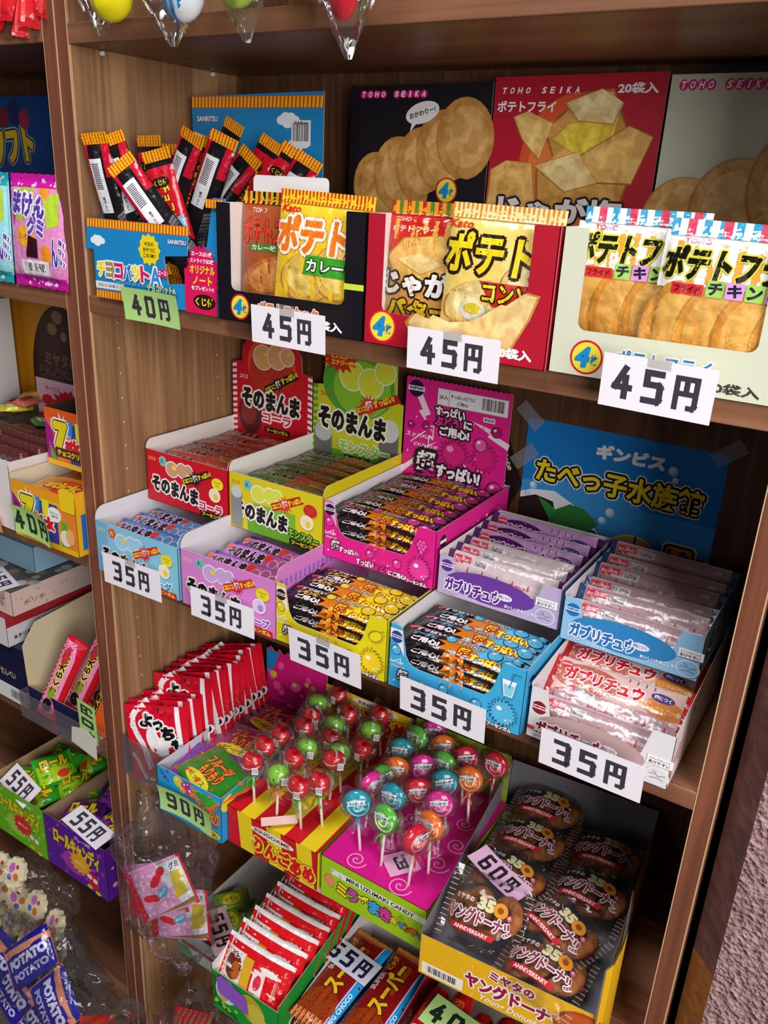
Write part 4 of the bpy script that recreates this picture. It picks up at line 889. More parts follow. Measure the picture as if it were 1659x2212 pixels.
a.text('チョコが中まで', 148, 50, 54, 11, '#d8902a', out='#efe4d0', ow=.2, bold=.07); a.text('しみこんだ!', 152, 38, 60, 13, '#c8482a', out='#efe4d0', ow=.2, bold=.07)
a.poly(rrect(182, 78, 222, 122, 7), '#e8e4da'); a.poly(rrect(184, 80, 220, 120, 6), '#3a2210'); a.poly(rrect(187, 83, 217, 117, 5), '#d8a838'); a.text('しみ', 202, 107, 24, 13, '#5a2a14', bold=.08); a.text('ビス', 202, 93, 24, 13, '#5a2a14', bold=.08)
a.text('ギンビス', 130, 212, 80, 17, '#f0f4f6', bold=.08, shear=.1)
a.text('たべっ子水族館', 118, 174, 200, 31, '#f0dc1e', out='#1c1410', ow=.1, bold=.035, out2='#f4f0ea', ow2=.15)
for x, y, q in ((16, 152, 5), (10, 140, 3), (108, 128, 5), (116, 140, 6), (98, 104, 6), (180, 206, 6), (184, 196, 4), (214, 40, 8)): a.ell(x, y, q, q, '#9ad0f0', 12); a.ell(x - q * .2, y + q * .2, q * .6, q * .6, '#d8eefa', 10)
a.line([(186, 30), (182, 56), (170, 66)], 4, '#2a5a9a'); a.line([(186, 30), (192, 60), (206, 66)], 4, '#2a5a9a')
a.emit(mb, fm, 0); mb.build('sheet', r)
TP = film('sticky_tape', '#f2f0ea', .5, .12, .1, 30, .18)
for (x, z, ro) in ((2, 238, -.7), (0, 186, .75), (234, 238, .7)):
    t = MB(); ca, sa = math.cos(ro), math.sin(ro); v = [((x + a_ * ca - b_ * sa) * 1e-3, -.0015, (z + a_ * sa + b_ * ca) * 1e-3) for a_, b_ in ((-18, -9), (18, -9), (18, 9), (-18, 9))]
    t.add(v, [(0, 1, 2, 3)], TP); t.build('tape', r)
r = root('shop_card', 'dark brown eight-sided card behind the magenta gum card', 'card', (0.372, .2628, -.182))
mb = MB(); fm = flat((0, 0, 0), X, Z); panel(mb, fm, [(96 * math.cos(PI / 8 * 0 + PI / 4 * k), 96 * math.sin(PI / 4 * k) + 0) for k in range(8)], M('#241512'), M('#241512'), .4)
a = Art(); a.text('Chocolate', 64, 42, 62, 8, '#d8c8b0', rot=-1.05, shear=.2); a.text('Biscuits', 60, 20, 50, 8, '#d8c8b0', rot=-1.05, shear=.2); a.spiral(66, -6, 14, 1.0, 1.2, '#d8c8a0')
a.text('コイケ', -10, 78, 66, 22, '#6a6420', out='#b8b0a0', ow=.12, bold=.06); a.emit(mb, fm); mb.build('sheet', r)
pricetag('35円', 'white price tag 35 taped on the light blue carton', tagm(.0845, -.3128, -.0365, .02), 104, 42, tape=True, dh=23)
pricetag('35円', 'white price tag 35 taped on the lilac pink carton', tagm(.2365, -.3122, -.0365, .01), 99, 39, tape=True, dh=22)
pricetag('35円', 'white price tag 35 on the yellow sour gum carton', tagm(.385, -.3185, -.0365, -.01, .12), 96, 45, tape=True, dh=24)
pricetag('35円', 'white price tag 35 on the sky blue sour gum carton', tagm(.5305, -.3238, -.0365, -.012, .12), 97, 43, dh=24)
pricetag('35円', 'white price tag 35 below the white candy carton', tagm(.6835, -.321, -.0345, 0, .1), 97, 42, dh=24)
# ------------------------------------------------------------------ fourth shelf: squid packs, fruit candy, lollipops, doughnuts
z3 = ZS['S3'] + 0.0002
ACR = film('acrylic', '#faf6fa', .5, .04, .03, 20, .05)
FILM = film('clear_film', '#ffffff', .5, .09, .45, 60, .02)
FILMB = film('bag_film', '#ffffff', .55, .06, .8, 30, .015)
def acrylic_tray(lab, x0, x1, y0, y1, z, h):
    r = root('acrylic_tray', lab, 'tray', (x0, y0, z)); w_, d_ = (x1 - x0) * 1e3, (y1 - y0) * 1e3
    mb = MB(); t = 1.6
    mb.box((0, 0, 0), (w_ * 1e-3, d_ * 1e-3, .0016), ACR); mb.build('base', r)
    for nm, a, b in (('front_wall', (0, 0, .0016), (w_ * 1e-3, .0016, h)), ('side_wall', (0, .0016, .0016), (.0016, d_ * 1e-3, h)), ('side_wall', (w_ * 1e-3 - .0016, .0016, .0016), (w_ * 1e-3, d_ * 1e-3, h))):
        mb = MB(); mb.box(a, b, ACR); mb.build(nm, r)
    return r
acrylic_tray('clear acrylic tray holding the red and white packs, fourth shelf', .004, .1005, -.008, .2, z3, .068)
a = Art('foil')
a.poly([(-48, 58), (-48, -20), (-30, -58), (48, -58), (48, 58)], '#d8142e')
pts = [(-34 + 22 * math.sin(k * .24) - (k > 10) * (k - 10) * -1.2, 56 - k * 5.2) for k in range(18)]
a.line([(-20, 56), (-30, 50), (-36, 40), (-36, 26), (-30, 12), (-24, 0), (-20, -14), (-16, -30), (-14, -44), (-16, -58)], 9, '#f2eef0')
a.ell(2, 4, 17, 26, '#f4f0f0', 24, .35); a.line([(-40, -20), (-34, -30), (-30, -44), (-26, -58)], 5, '#f2eef0')
a.line([(-20, -14), (-14, -30), (-10, -44)], 1, '#2a1a1a'); a.ell(20, -34, 22, 18, '#3a2426', 20); a.ell(20, -34, 21, 17, '#e8a8a0', 20); a.line([(10, -24), (6, -34), (4, -46)], 1.2, '#2a1a1a'); a.line([(16, -22), (12, -34), (10, -48)], 1.2, '#2a1a1a')
a.ell(-2, -50, 22, 10, '#d2443a', 16); a.ell(4, -50, 12, 6, '#e8705c', 14)
a.text('カット', 12, 48, 34, 12, '#c81026', out='#1a1012', ow=.06, bold=.06, rot=-.3)
for ch, x, y in zip('よっちゃん', (-14, 4, 18, 29, 36), (36, 29, 17, 1, -15)): a.text(ch, x, y, 19 if ch not in 'っゃ' else 14, 19 if ch not in 'っゃ' else 14, '#18120f', out='#f2eef0', ow=.19, bold=.09)
a.rect(36, -58, 7, 116, '#f2eef0', -6)
r = None
for i in range(14):
    yy = .0135 + i * .0128; hi = 0 if i < 4 else .024
    lb = ('front red and white squid pack with its whole face showing' if i == 0 else nth(i, 'red and white squid pack in the row') )
    rr = random.Random(i)
    m_ = Matrix.Translation((.056 + (.006 if i > 3 else 0) + rr.uniform(-.004, .004), yy, z3 + .066 + hi)) @ Matrix.Rotation(.30 + rr.uniform(-.06, .1), 4, 'Z') @ Matrix.Rotation(PI / 2 - .13, 4, 'X') @ Matrix.Rotation(.12 + (.0 if i < 4 else rr.uniform(-.1, .12)), 4, 'Z')
    if r is None:
        r = root('squid_pack', lb, 'snack pack', mat=m_, group='squid packs in the acrylic tray'); mb = MB()
        pouch(mb, 92, 118, 9, 7, M('#d8142e', 'foil'), M('#d8142e', 'foil'), a, 'y', 16, 12, .8, 4, dens=5); mb.build('wrapper', r)
    else: dup(r, lb, mat=m_)
# fruit candy carton
fa = Art(); fa.dots(6, 40, 60, 34, 9, 2.6, '#5a3fb0', 3); 
for x, y, q, c in ((40, 66, 9, '#f0d02a'), (54, 64, 8, '#c8308a'), (64, 58, 9, '#d83a4a'), (48, 56, 6, '#f09a2a'), (60, 68, 6, '#a82a9a')): fa.ell(x, y, q, q, c, 16); fa.ell(x - q * .3, y + q * .3, q * .25, q * .25, '#f6e8f4', 8)
fa.text('フルーツ', 86, 58, 46, 16, '#f0a01e', out='#7a1a6a', ow=.15, bold=.07, rot=-.2, out2='#f4e8d0', ow2=.2); fa.text('もりもり', 94, 40, 40, 22, '#f0a01e', out='#7a1a6a', ow=.15, bold=.07, rot=-.2, out2='#f4e8d0', ow2=.2)
fa.ell(96, 10, 20, 7, '#e8d01e'); fa.text('12個入', 96, 10, 30, 8, '#d0243a', bold=.06); fa.text('MONSTER', 98, 25, 30, 5, '#b83a7a'); fa.text('フルーツアソート', 96, 19, 30, 3, '#9ad0ec')
ra = Art(); ra.ell(14, 60, 14, 12, '#f0e43a'); ra.dots(20, 4, 130, 60, 14, 5, '#e23a9a', 2); ra.dots(20, 4, 130, 60, 8, 5, '#f0a030', 8)
ha = Art(); ha.poly([(0, 100), (10, 120), (6, 128), (22, 132), (24, 142), (40, 136), (50, 144), (64, 134), (84, 138), (92, 126), (118, 120), (118, 0), (0, 0)], '#d81f7c')
ha.ell(34, 108, 22, 26, '#e8e4ea'); ha.ell(40, 104, 10, 12, '#1f4fb0'); ha.ell(40, 104, 6, 7, '#142a50'); ha.ell(37, 109, 3, 4, '#ffffff')
ha.ell(84, 96, 24, 25, '#e8e4ea'); ha.ell(76, 92, 10, 12, '#2a6a4a'); ha.ell(76, 92, 6, 7, '#12241c'); ha.ell(73, 97, 3, 4, '#ffffff'); ha.poly([(20, 52), (44, 72), (88, 46), (96, 10), (30, 8)], '#2a1030'); ha.poly([(38, 68), (48, 70), (44, 58)], '#efe6ee'); ha.poly([(76, 52), (86, 48), (80, 40)], '#efe6ee')
ha2 = Art(); ha2.rect(0, 0, 118, 150, '#d81f7c'); ha2.burst(60, 70, 40, 28, 16, '#a8166a'); ha2.dots(4, 20, 110, 110, 16, 6, '#f05aa8', 3); ha2.dots(4, 20, 110, 110, 9, 5, '#f0c83a', 6); ha2.poly([(0, 110), (0, 150), (26, 150), (14, 118)], '#1f86c8')
carton('candy_box', 'sky blue fruit candy carton with green tag, fourth shelf', 'display box', (.102, -.03, z3), (118, 236, 76), '#22a0dc', '#d8dce4', hs=76, fart=fa, rart=ra, liner=50,
       head=([(0, 0), (118, 0), (118, 148)] + zig(118, 0, 148, 8, 7)[1:-1] + [(0, 150)], '#d81f7c', 232), hart=ha2, group='candy cartons on the fourth shelf')
def fruitpack(c, c2, sub, lab, mt):
    a = Art('foil'); a.rect(-52, -34, 104, 68, c); a.text('フルーツ', -6, 12, 52, 16, '#f09a1e', out='#7a1a3a', ow=.15, bold=.06, rot=.1); a.text('もりもり', 0, -6, 44, 20, '#f09a1e', out='#7a1a3a', ow=.15, bold=.06, rot=.1)
    a.ell(-6, -24, 30, 9, '#f0dc3a'); a.text(sub, -6, -24, 36, 8, '#2a6a2a'); a.dots(-48, -30, 94, 60, 12, 3, c2, 4)
    return gumrow('candy_pack', lab, mt, a, 108, 72, 13, c, c2, 'fruit candy packs in the sky blue carton', seed=8)
fruitpack('#7a3a9a', '#c86ac0', 'グレープ', 'purple fruit candy pack at the front left of the sky blue carton', FRM(.157, .022, z3 + .06, .12, .1))
fruitpack('#2f8a2a', '#e8542a', 'ミックス', 'green fruit candy pack with orange ends, front right in its carton', FRM(.176, .006, z3 + .068, .1, -.35))
fruitpack('#b03a6a', '#e8a04a', 'ピーチ', 'pinkish fruit candy pack behind the green and purple ones', FRM(.16, .09, z3 + .06, .02, .05))
fruitpack('#8a2a4a', '#d85a3a', 'アップル', 'dark red fruit candy pack farthest back in the sky blue carton', FRM(.16, .16, z3 + .06, .02, -.1))
pricetag('90円', 'green price tag 90 on the sky blue fruit candy carton', tagm(.163, -.636, -.036, 0, .1, 0), 96, 43, GRN, bend=4, dh=24)

def lidbox(name, lab, b, size, top, side_r, front, tart, fart, rart, head, hart):
    W, D, H = size; r = root(name, lab, 'display box', b, group='lollipop stand boxes'); mb = MB(); mi = M('#d8d2cc')
    for fm, p, c, a_ in ((flat((0, 0, 0), X, Z), (W, H), front, fart), (flat((W * 1e-3, 0, 0), Y, Z), (D, H), side_r, rart), (flat((W * 1e-3, D * 1e-3, 0), -X, Z), (W, H), front, None), (flat((0, D * 1e-3, 0), -Y, Z), (D, H), side_r, None), (flat((0, 0, H * 1e-3), X, Y), (W, D), top, tart)):
        panel(mb, fm, [(0, 0), (p[0], 0), p, (0, p[1])], M(c), mi)
        if a_: a_.emit(mb, fm)
    mb.build('box_body', r); h = MB(); fh = flat((0, D * 1e-3 + .001, 0), X, Z); panel(h, fh, head[0], M(head[1]), mi); hart.emit(h, fh); h.build('header_card', r)
    return r
RD, YL = '#cf1624', '#ecd01e'
ta = Art(); fa = Art()
for k in range(3): ta.rect(23 + k * 49, 0, 24, 215, YL); fa.rect(23 + k * 49, 0, 24, 59, YL, -6)
fa.text('RINGOAME', 76, 44, 58, 6, '#6a4a42'); fa.it.insert(-1, (lambda z: (z[0], z[1], z[2], fa.it[-1][3] - .5))(Art().ell(76, 44, 36, 6.5, '#efe4da').it[0])); fa.text('りんごあめ', 96, 20, 98, 25, '#d81a24', out='#f0d22a', ow=.17, bold=.07, out2='#2a1a12', ow2=.21, rot=-.03)
fa.text('タッ', 45, 26, 10, 6, '#f4eaea'); fa.ell(12, 44, 3, 4, '#d8323a')
ha = Art()
for k in range(3): ha.rect(23 + k * 49, 0, 24, 132, '#e0b81e')
ha.rect(0, 84, 150, 50, '#e8c41e'); ha.ell(88, 126, 40, 7, '#efe4da'); ha.text('RINGOAME', 88, 126, 58, 6, '#6a4a42'); ha.text('りんごあめ', 80, 104, 128, 30, '#d81a24', out='#f0d22a', ow=.17, bold=.07, out2='#2a1a12', ow2=.21, rot=-.03); ha.ell(40, 40, 34, 36, '#d82a1e'); ha.dots(80, 0, 70, 60, 14, 7, '#d82a24', 5)
lidbox('lollipop_box', 'red and yellow striped box with apple lollipops stuck in its lid', (.221, -.019, z3), (149, 216, 59), RD, '#f2e81e', RD, ta, fa, None, ([(0, 0), (150, 0), (150, 134), (0, 134)], RD), ha)
ta = Art(); 
for x, y, q in ((40, 18, 10), (105, 14, 11), (100, 50, 8), (125, 70, 11), (130, 110, 10), (120, 150, 9), (60, 60, 8), (30, 90, 8), (60, 120, 8)): ta.spiral(x, y, q * 1.4, 2, 1.5, '#f0a8d0')
fa = Art(); fa.rect(16, 40, 134, 9, '#e8e6d8'); fa.text('MINI UZUMAKI CANDY', 86, 44.5, 96, 6.5, '#2a2a2a'); fa.dots(16, 40, 20, 9, 4, 2.5, '#b8c8e0', 2)
for ch, x, c, s_ in zip('ミうずまきキャンディ', (32, 48, 64, 80, 96, 108, 118, 127, 136, 145), ('#f0dc1e', '#c84aa8', '#f0e43a', '#3aa8e0', '#d83a9a', '#f0dc1e', '#3a8ae0', '#d83a3a', '#e0702a', '#3a8ae0'), (15, 15, 15, 15, 15, 9, 7, 9, 9, 8)): fa.text(ch, x, 24 - (15 - s_) * .4, s_, s_ * 1.25, c, out='#3a3a1a', ow=.1, bold=.06)
fa.ell(14, 30, 7, 9, '#e88a6a', 14); fa.dots(110, 30, 40, 8, 6, 3, '#8ab02a', 4)
ha = Art(); 
for x, y, q, c in ((118, 88, 9, '#d8cc3a'), (134, 80, 9, '#d89a3a'), (124, 50, 9, '#a8c030'), (136, 30, 9, '#c8a830'), (20, 80, 9, '#d8cc3a')): ha.spiral(x, y, q, 2, 1.2, c)
for ch, x, c in zip('うずまきキャンディ', (14, 30, 46, 62, 80, 94, 106, 118, 136), ('#c84aa8', '#f0e43a', '#3aa8e0', '#d83a9a', '#f0dc1e', '#4ab0e8', '#d83a6a', '#f0c02a', '#4a8ae0')): ha.text(ch, x, 112, 13, 17, c, out='#2a2a1a', ow=.08, bold=.06)
ha.ell(70, 40, 40, 34, '#8a5a2a', 22); ha.ell(70, 30, 30, 24, '#d8b08a', 20)
lidbox('lollipop_box', 'lime green box with magenta top holding swirl lollipops', (.376, -.019, z3), (150, 220, 62), '#d8148a', '#a8c41e', '#a2c81e', ta, fa, None, ([(0, 0), (146, 0), (146, 136), (0, 136)], '#8aae1e'), ha)
# lollipops
def blob(mb, c, rx, ry, rz, m, nu=18, nv=12, f=None):
    v = []; fs = []
    for j in range(nv + 1):
        t = PI * j / nv
        for i in range(nu):
            p = 2 * PI * i / nu; d = Vector((math.sin(t) * math.cos(p), math.sin(t) * math.sin(p), math.cos(t))); s = f(d) if f else 1
            v.append((c[0] + d.x * rx * s, c[1] + d.y * ry * s, c[2] + d.z * rz * s))
    for j in range(nv):
        for i in range(nu): fs.append((j * nu + i, (j + 1) * nu + i, (j + 1) * nu + (i + 1) % nu, j * nu + (i + 1) % nu))
    mb.add(v, fs, m, True)
def lolly_wrapper(r, hz, rw, tie, barcode):
    mb = MB(); n = 20; rings = []
    prof = [(hz - .034, rw * .75), (hz - .026, rw * .45), (hz - .0185, rw * .2), (hz - .014, rw * .5), (hz - .006, rw * 1.03), (hz + .004, rw * 1.08), (hz + .011, rw * .95), (hz + .018, rw * .85)]
    rr = random.Random(int(rw * 1e5)); v = []; f = []
    for k, (z, q) in enumerate(prof):
        for i in range(n):
            a_ = 2 * PI * i / n; s = 1 + (.28 if k in (0, 1) else .05) * math.sin(a_ * 5 + k); fl = .55 if k == 7 else (.8 if k == 6 else 1)
            v.append((q * s * math.cos(a_), q * s * math.sin(a_) * fl, z + (.004 * math.sin(a_ * 3) if k in (0, 7) else 0)))
    for k in range(len(prof) - 1):
        for i in range(n): f.append((k * n + i, k * n + (i + 1) % n, (k + 1) * n + (i + 1) % n, (k + 1) * n + i))
    mb.add(v, f, FILM, True); mb.build('wrapper', r)
    t = MB(); z = hz - .019; q = rw * .24
    t.tube([(q * math.cos(2 * PI * i / 10), q * math.sin(2 * PI * i / 10), z) for i in range(11)], .0012, M(tie, 'foil'), 6)
    t.tube([(0, -q, z), (.004, -q - .005, z - .004), (.007, -q - .006, z - .010)], .0011, M(tie, 'foil'), 6); t.tube([(0, -q, z), (-.004, -q - .004, z - .005), (-.005, -q - .005, z - .012)], .0011, M(tie, 'foil'), 6); t.build('twist_tie', r)
def stick_part(r, hz):
    s = MB(); s.tube([(0, 0, -.004), (0, 0, hz - .004)], .0019, M('#efe9e2', 'paper'), 8); s.build('stick', r)
def apple_lolly(kind, lab, loc, rot):
    r = root('apple_lollipop', lab, 'lollipop', loc, rot, 'apple lollipops in the striped box'); hz = .066
    mb = MB(); c = '#c8101e' if kind == 'r' else '#7cc030'
    def f(d):
        s = 1 - .22 * max(0, d.z - .75) * 4 * .6
        if kind == 'r': s *= 1 - .30 * max(0, d.z) ** 2 * max(0, 1 - abs(d.x) * 2.6) + .08 * abs(d.x) * max(0, d.z) - .12 * max(0, -d.z) * abs(d.x)
        return s
    blob(mb, (0, 0, hz), .0152, .0122, .0150, M(c, 'candy'), 20, 14, f)
    if kind == 'g':
        for sx in (-1, 1): mb.add([(sx * .0042 + .0012 * math.cos(k * PI / 4), -.0126, hz + .001 + .0019 * math.sin(k * PI / 4)) for k in range(8)], [tuple(range(8))], M('#5a2a14'))
        mb.tube([(-.003, -.0124, hz - .004), (-.0012, -.0124, hz - .0056), (.0012, -.0124, hz - .0056), (.003, -.0124, hz - .004)], .0004, M('#5a2a14'), 5)
    else: mb.tube([(-.0135, -.006, hz + .001), (-.0075, -.0112, hz - .001), (0, -.0127, hz - .0005), (.0075, -.0112, hz + .002), (.0135, -.006, hz + .003)], .0005, M('#f4e8e4'), 5)
    mb.build('candy', r); stick_part(r, hz); lolly_wrapper(r, hz, .0185, '#4fb83a' if kind == 'r' else '#e8702a', False)
    lbp = MB(); fm = lambda x, y, l=0: Vector((x * 1e-3, -.0196 + abs(x) * 2e-4, hz + y * 1e-3)); a_ = Art('paper'); a_.barcode(7, -2, 8, 11); a_.emit(lbp, fm) ; o = lbp.build('barcode_label', r)
    return r
LOLR = [('r', .246, .006), ('g', .289, .0), ('r', .326, .004), ('r', .345, .024), ('r', .288, .036), ('r', .243, .039), ('g', .281, .067), ('r', .324, .069), ('g', .327, .09), ('r', .342, .115), ('r', .302, .099), ('r', .239, .068), ('r', .255, .098), ('r', .242, .126), ('g', .283, .13), ('g', .328, .153), ('r', .287, .162), ('r', .328, .188), ('g', .238, .158), ('r', .25, .188)]
cnt = {'r': 0, 'g': 0}; pro = {}
NM = {'r': 'red apple lollipop', 'g': 'green apple lollipop'}
for k, x, y in LOLR:
    i = cnt[k]; cnt[k] += 1
    lb = {('r', 0): 'red apple lollipop at the front left corner of the striped box', ('g', 0): 'green apple lollipop with a smiling face, at the front', ('r', 1): 'red apple lollipop nearest the front edge, thin white stick'}.get((k, i), nth(i, NM[k]))
    loc = (x, y, z3 + .059); rot = (random.uniform(-.06, .06), random.uniform(-.08, .08), random.uniform(-.5, .7))
    if k == 'g': rot = (rot[0], rot[1], .3 + random.uniform(-.2, .2))
    if k not in pro: pro[k] = apple_lolly(k, lb, loc, rot)
    else: dup(pro[k], lb, loc, rot)
UC = {'t': ('#1f94a4', '#8fd8dc', 'サイダー味', 'teal'), 'g': ('#58b53a', '#d4efb0', 'メロン味', 'green'), 'r': ('#d01e34', '#f09aa0', 'イチゴ味', 'red'), 'o': ('#e8701e', '#f8c08a', 'オレンジ味', 'orange'), 'p': ('#e02a94', '#f8a8d4', 'ピーチ味', 'pink')}
def swirl_lolly(kind, lab, loc, rot):
    c, c2, word, _ = UC[kind]; r = root('swirl_lollipop', lab, 'lollipop', loc, rot, 'swirl lollipops in the lime green box'); hz = .066; mb = MB()
    blob(mb, (0, 0, hz), .0185, .0082, .0185, M(c, 'candy'), 22, 12)
    for sgn in (-1, 1):
        pts = [(k / 34 * .0152 * math.cos(.38 * k), sgn * (.0083 * math.sqrt(max(.05, 1 - (k / 34 * .82) ** 2)) + .0002), hz + k / 34 * .0152 * math.sin(.38 * k)) for k in range(35)]
        mb.tube(pts, .0013, M(c2, 'candy'), 5)
    mb.build('candy', r); stick_part(r, hz); lolly_wrapper(r, hz, .021, c, True)
    lp = MB(); fm = lambda x, y, l=0: Vector((x * 1e-3, -.0108 + abs(x) * 1.6e-4 - l * EPS, hz + y * 1e-3)); a_ = Art('paper'); a_.poly([(-12, 1), (12, 4), (10, 8), (12, 11), (-12, 8), (-10, 4.5)], '#e4eef4'); a_.text(word, 0, 6, 18, 4.6, '#33404a', rot=.12); a_.emit(lp, fm); lp.build('flavour_label', r)
    return r
LOLU = [('t', .41, .015), ('t', .435, .05), ('g', .445, .009), ('r', .488, .002), ('o', .498, .032), ('p', .489, .072), ('t', .479, .110), ('o', .498, .136), ('r', .474, .164), ('r', .505, .186), ('o', .44, .173), ('g', .447, .142), ('p', .432, .115), ('o', .402, .098), ('t', .396, .136), ('g', .399, .165), ('p', .412, .192), ('r', .45, .082), ('p', .393, .052), ('g', .408, .074)]
cnt = {}; pro = {}
for k, x, y in LOLU:
    i = cnt.get(k, 0); cnt[k] = i + 1
    lb = {('g', 0): 'green melon swirl lollipop at the front of the magenta lid', ('r', 0): 'red swirl lollipop seen edge-on, nearest the front', ('t', 0): 'teal swirl lollipop at the front left of the magenta lid', ('p', 0): 'pink peach swirl lollipop at the right, swirl facing out'}.get((k, i), nth(i, UC[k][3] + ' swirl lollipop'))
    loc = (x, y, z3 + .062); rot = (random.uniform(-.16, .02), random.uniform(-.1, .1), random.uniform(-.3, .6))
    if (k, i) in (('r', 0), ('g', 3), ('p', 3)): rot = (rot[0], rot[1], 1.25)
    if k not in pro: pro[k] = swirl_lolly(k, lb, loc, rot)
    else: dup(pro[k], lb, loc, rot)
pricetag('円', 'pale pink price slip lying among the swirl lollipops', FRM(.464, .024, z3 + .0645, -.02, -2.2), 40, 34, '#e8a8cc', '#3a2a38', dh=18)
pricetag('円', 'pinkish paper slip lying under the apple lollipops', FRM(.300, -.008, z3 + .0665, .1, .75), 46, 14, '#efc8c0', '#efc8c0', dh=8)

# doughnut carton
D0 = (.5345, -.046, z3 + .001)
fa = Art(); fa.dots(4, 2, 200, 56, 40, .8, '#f8dc7a', 3); fa.rect(4, 3, 50, 16, '#f2e8e0'); fa.barcode(8, 4, 42, 13, '#f2e8e0')
fa.text('ミヤタの', 108, 46, 50, 13, '#f6efe6', out='#8a1a3a', ow=.02, bold=.05); fa.text('ミヤタの', 108, 46, 50, 13, '#9a1a3e', out='#f6efe6', ow=.14, bold=.05)
fa.text('ヤングドーナツ', 112, 26, 112, 21, '#9a1a3e', out='#f6efe6', ow=.15, bold=.06); fa.text('Young Donuts', 106, 8, 66, 11, '#f8eed8', shear=.3, bold=.03); fa.ell(190, 24, 34, 30, '#b5481e'); fa.ell(190, 24, 30, 26, '#c85a24')
bx = carton('doughnut_box', 'big yellow carton of bagged mini doughnuts, bottom right', 'display box', D0, (197, 285, 58), '#eab318', '#7c7a80', hs=64, hb=104, rot=.08, fart=fa, liner=26, group='candy cartons on the fourth shelf')
f = MB(); cv = [(0.1985, -.004), (0.2035, .004), (0.2065, .02), (0.2075, .04), (.2055, .06), (.2015, .082)]
YM, GI = M('#eab318'), M('#a8a8ac')
for (x0, y0), (x1, y1) in zip(cv[:-1], cv[1:]):
    for dx, m_, fl in ((0, YM, 0), (-.0012, GI, 1)):
        q = [(x0 + dx, y0, .0), (x1 + dx, y1, .0), (x1 + dx, y1, .128 + y1 * .35), (x0 + dx, y0, .128 + y0 * .35)]
        f.add(q[::-1] if fl else q, [(0, 1, 2, 3)], m_, True)
f.build('side_flap', bx)
DN = '#b8702e'
def dbag(lab, mt):
    r = root('doughnut_bag', lab, 'doughnut bag', mat=mt, group='doughnut bags in the yellow carton')
    for k in range(4):
        mb = MB(); cx, cy = -24 + k * 16, (-6, 5, -4, 6)[k]; n, q = 20, 10; v = []; fs = []
        for i in range(n):
            for j in range(q):
                A, B = 2 * PI * i / n, 2 * PI * j / q; rr_ = 14.5 + 7.6 * math.cos(B)
                p = Vector((rr_ * math.cos(A), rr_ * math.sin(A), 7.6 * math.sin(B))); p = Matrix.Rotation(-.55, 3, 'Y') @ p
                v.append(((cx + p.x) * 1e-3, (cy + p.y) * 1e-3, (p.z + 1) * 1e-3))
        for i in range(n):
            for j in range(q): fs.append((i * q + j, ((i + 1) % n) * q + j, ((i + 1) % n) * q + (j + 1) % q, i * q + (j + 1) % q))
        mb.add(v, fs, stuccoD, True); mb.build('doughnut', r)
    mb = MB(); a = Art('paper'); a.text('ヤングドーナツ', 0, -8, 74, 16, '#8a3a5a', out='#e8dcd4', ow=.13, bold=.05); a.text('ミヤタの', -22, 8, 22, 6, '#e8dcd4'); a.text('35', 4, 8, 18, 12, '#d8d0a0', bold=.08); a.ell(20, 8, 8, 8, '#d88a2a', 14); a.ell(20, 8, 3.5, 3.5, '#8a4a1a', 10); a.ell(36, 4, 9, 5, '#a83a5a', 14); a.text('牛乳入り', 36, 4, 14, 5, '#e8dcd4')
    a.rect(-30, -26, 50, 6, '#c81e2a', 2); a.text('ANNIVERSARY', -5, -23, 40, 4, '#f0dcdc')
    pouch(mb, 96, 80, 46, 9, FILMB, FILMB, None, 'x', 18, 14, 1.6, 9); mb.build('wrapper', r)
    l = MB(); fz = pillow_f(96, 80, 46, 9, 'x', 0, 9); a.emit(l, lambda x, y, q=0: Vector((x * 1e-3, y * 1e-3, fz(x, y) + .0015 + q * EPS)), 6); l.build('printed_label', r)
    for e in (-1, 1):
        s = MB()
        for k in range(13): s.add([(e * .0392, -.036 + k * .0058, .0012), (e * .0478, -.036 + k * .0058, .0012), (e * .0478, -.0352 + k * .0058, .0012), (e * .0392, -.0352 + k * .0058, .0012)], [(0, 1, 2, 3)], M('#d8a890', 'foil'))
        s.build('seal_print', r)
    return r
stuccoD = stucco('doughnut_crust', '#a8622c', '#7a4018', 120, .5, .003)
zb = z3 + .052
BG = [(.585, .008, zb + .02, .7, .08, 'see-through doughnut bag standing at the front left of the yellow carton'), (.664, .036, zb + .018, .12, -.45, 'doughnut bag with red anniversary ribbon, front right of the carton'), (.665, -.004, zb + .0, .2, -.1, 'doughnut bag tucked down behind the yellow front panel'), (.582, .08, zb + .01, .1, -.15, 'doughnut bag under the lilac price tag'),
      (.672, .11, zb + .008, .05, -.05, 'doughnut bag third from the front on the right side'), (.578, .15, zb + .008, .05, .05, 'doughnut bag in the shade, left side behind the price tag'), (.668, .18, zb + .008, .05, .1, 'doughnut bag at the back right of the yellow carton'), (.575, .212, zb + .012, .1, .05, 'doughnut bag at the back left of the yellow carton')]
pr = None
for x, y, z, ax, az, lb in BG:
    if pr is None: pr = dbag(lb, FRM(x, y, z, ax, az))
    else: dup(pr, lb, mat=FRM(x, y, z, ax, az))
pricetag('60円', 'lilac price tag 60 lying on the doughnut bags', FRM(.580, .053, -.583, .1, -.4), 82, 30, '#e6b8da', '#2a2028', bend=3, dh=19)
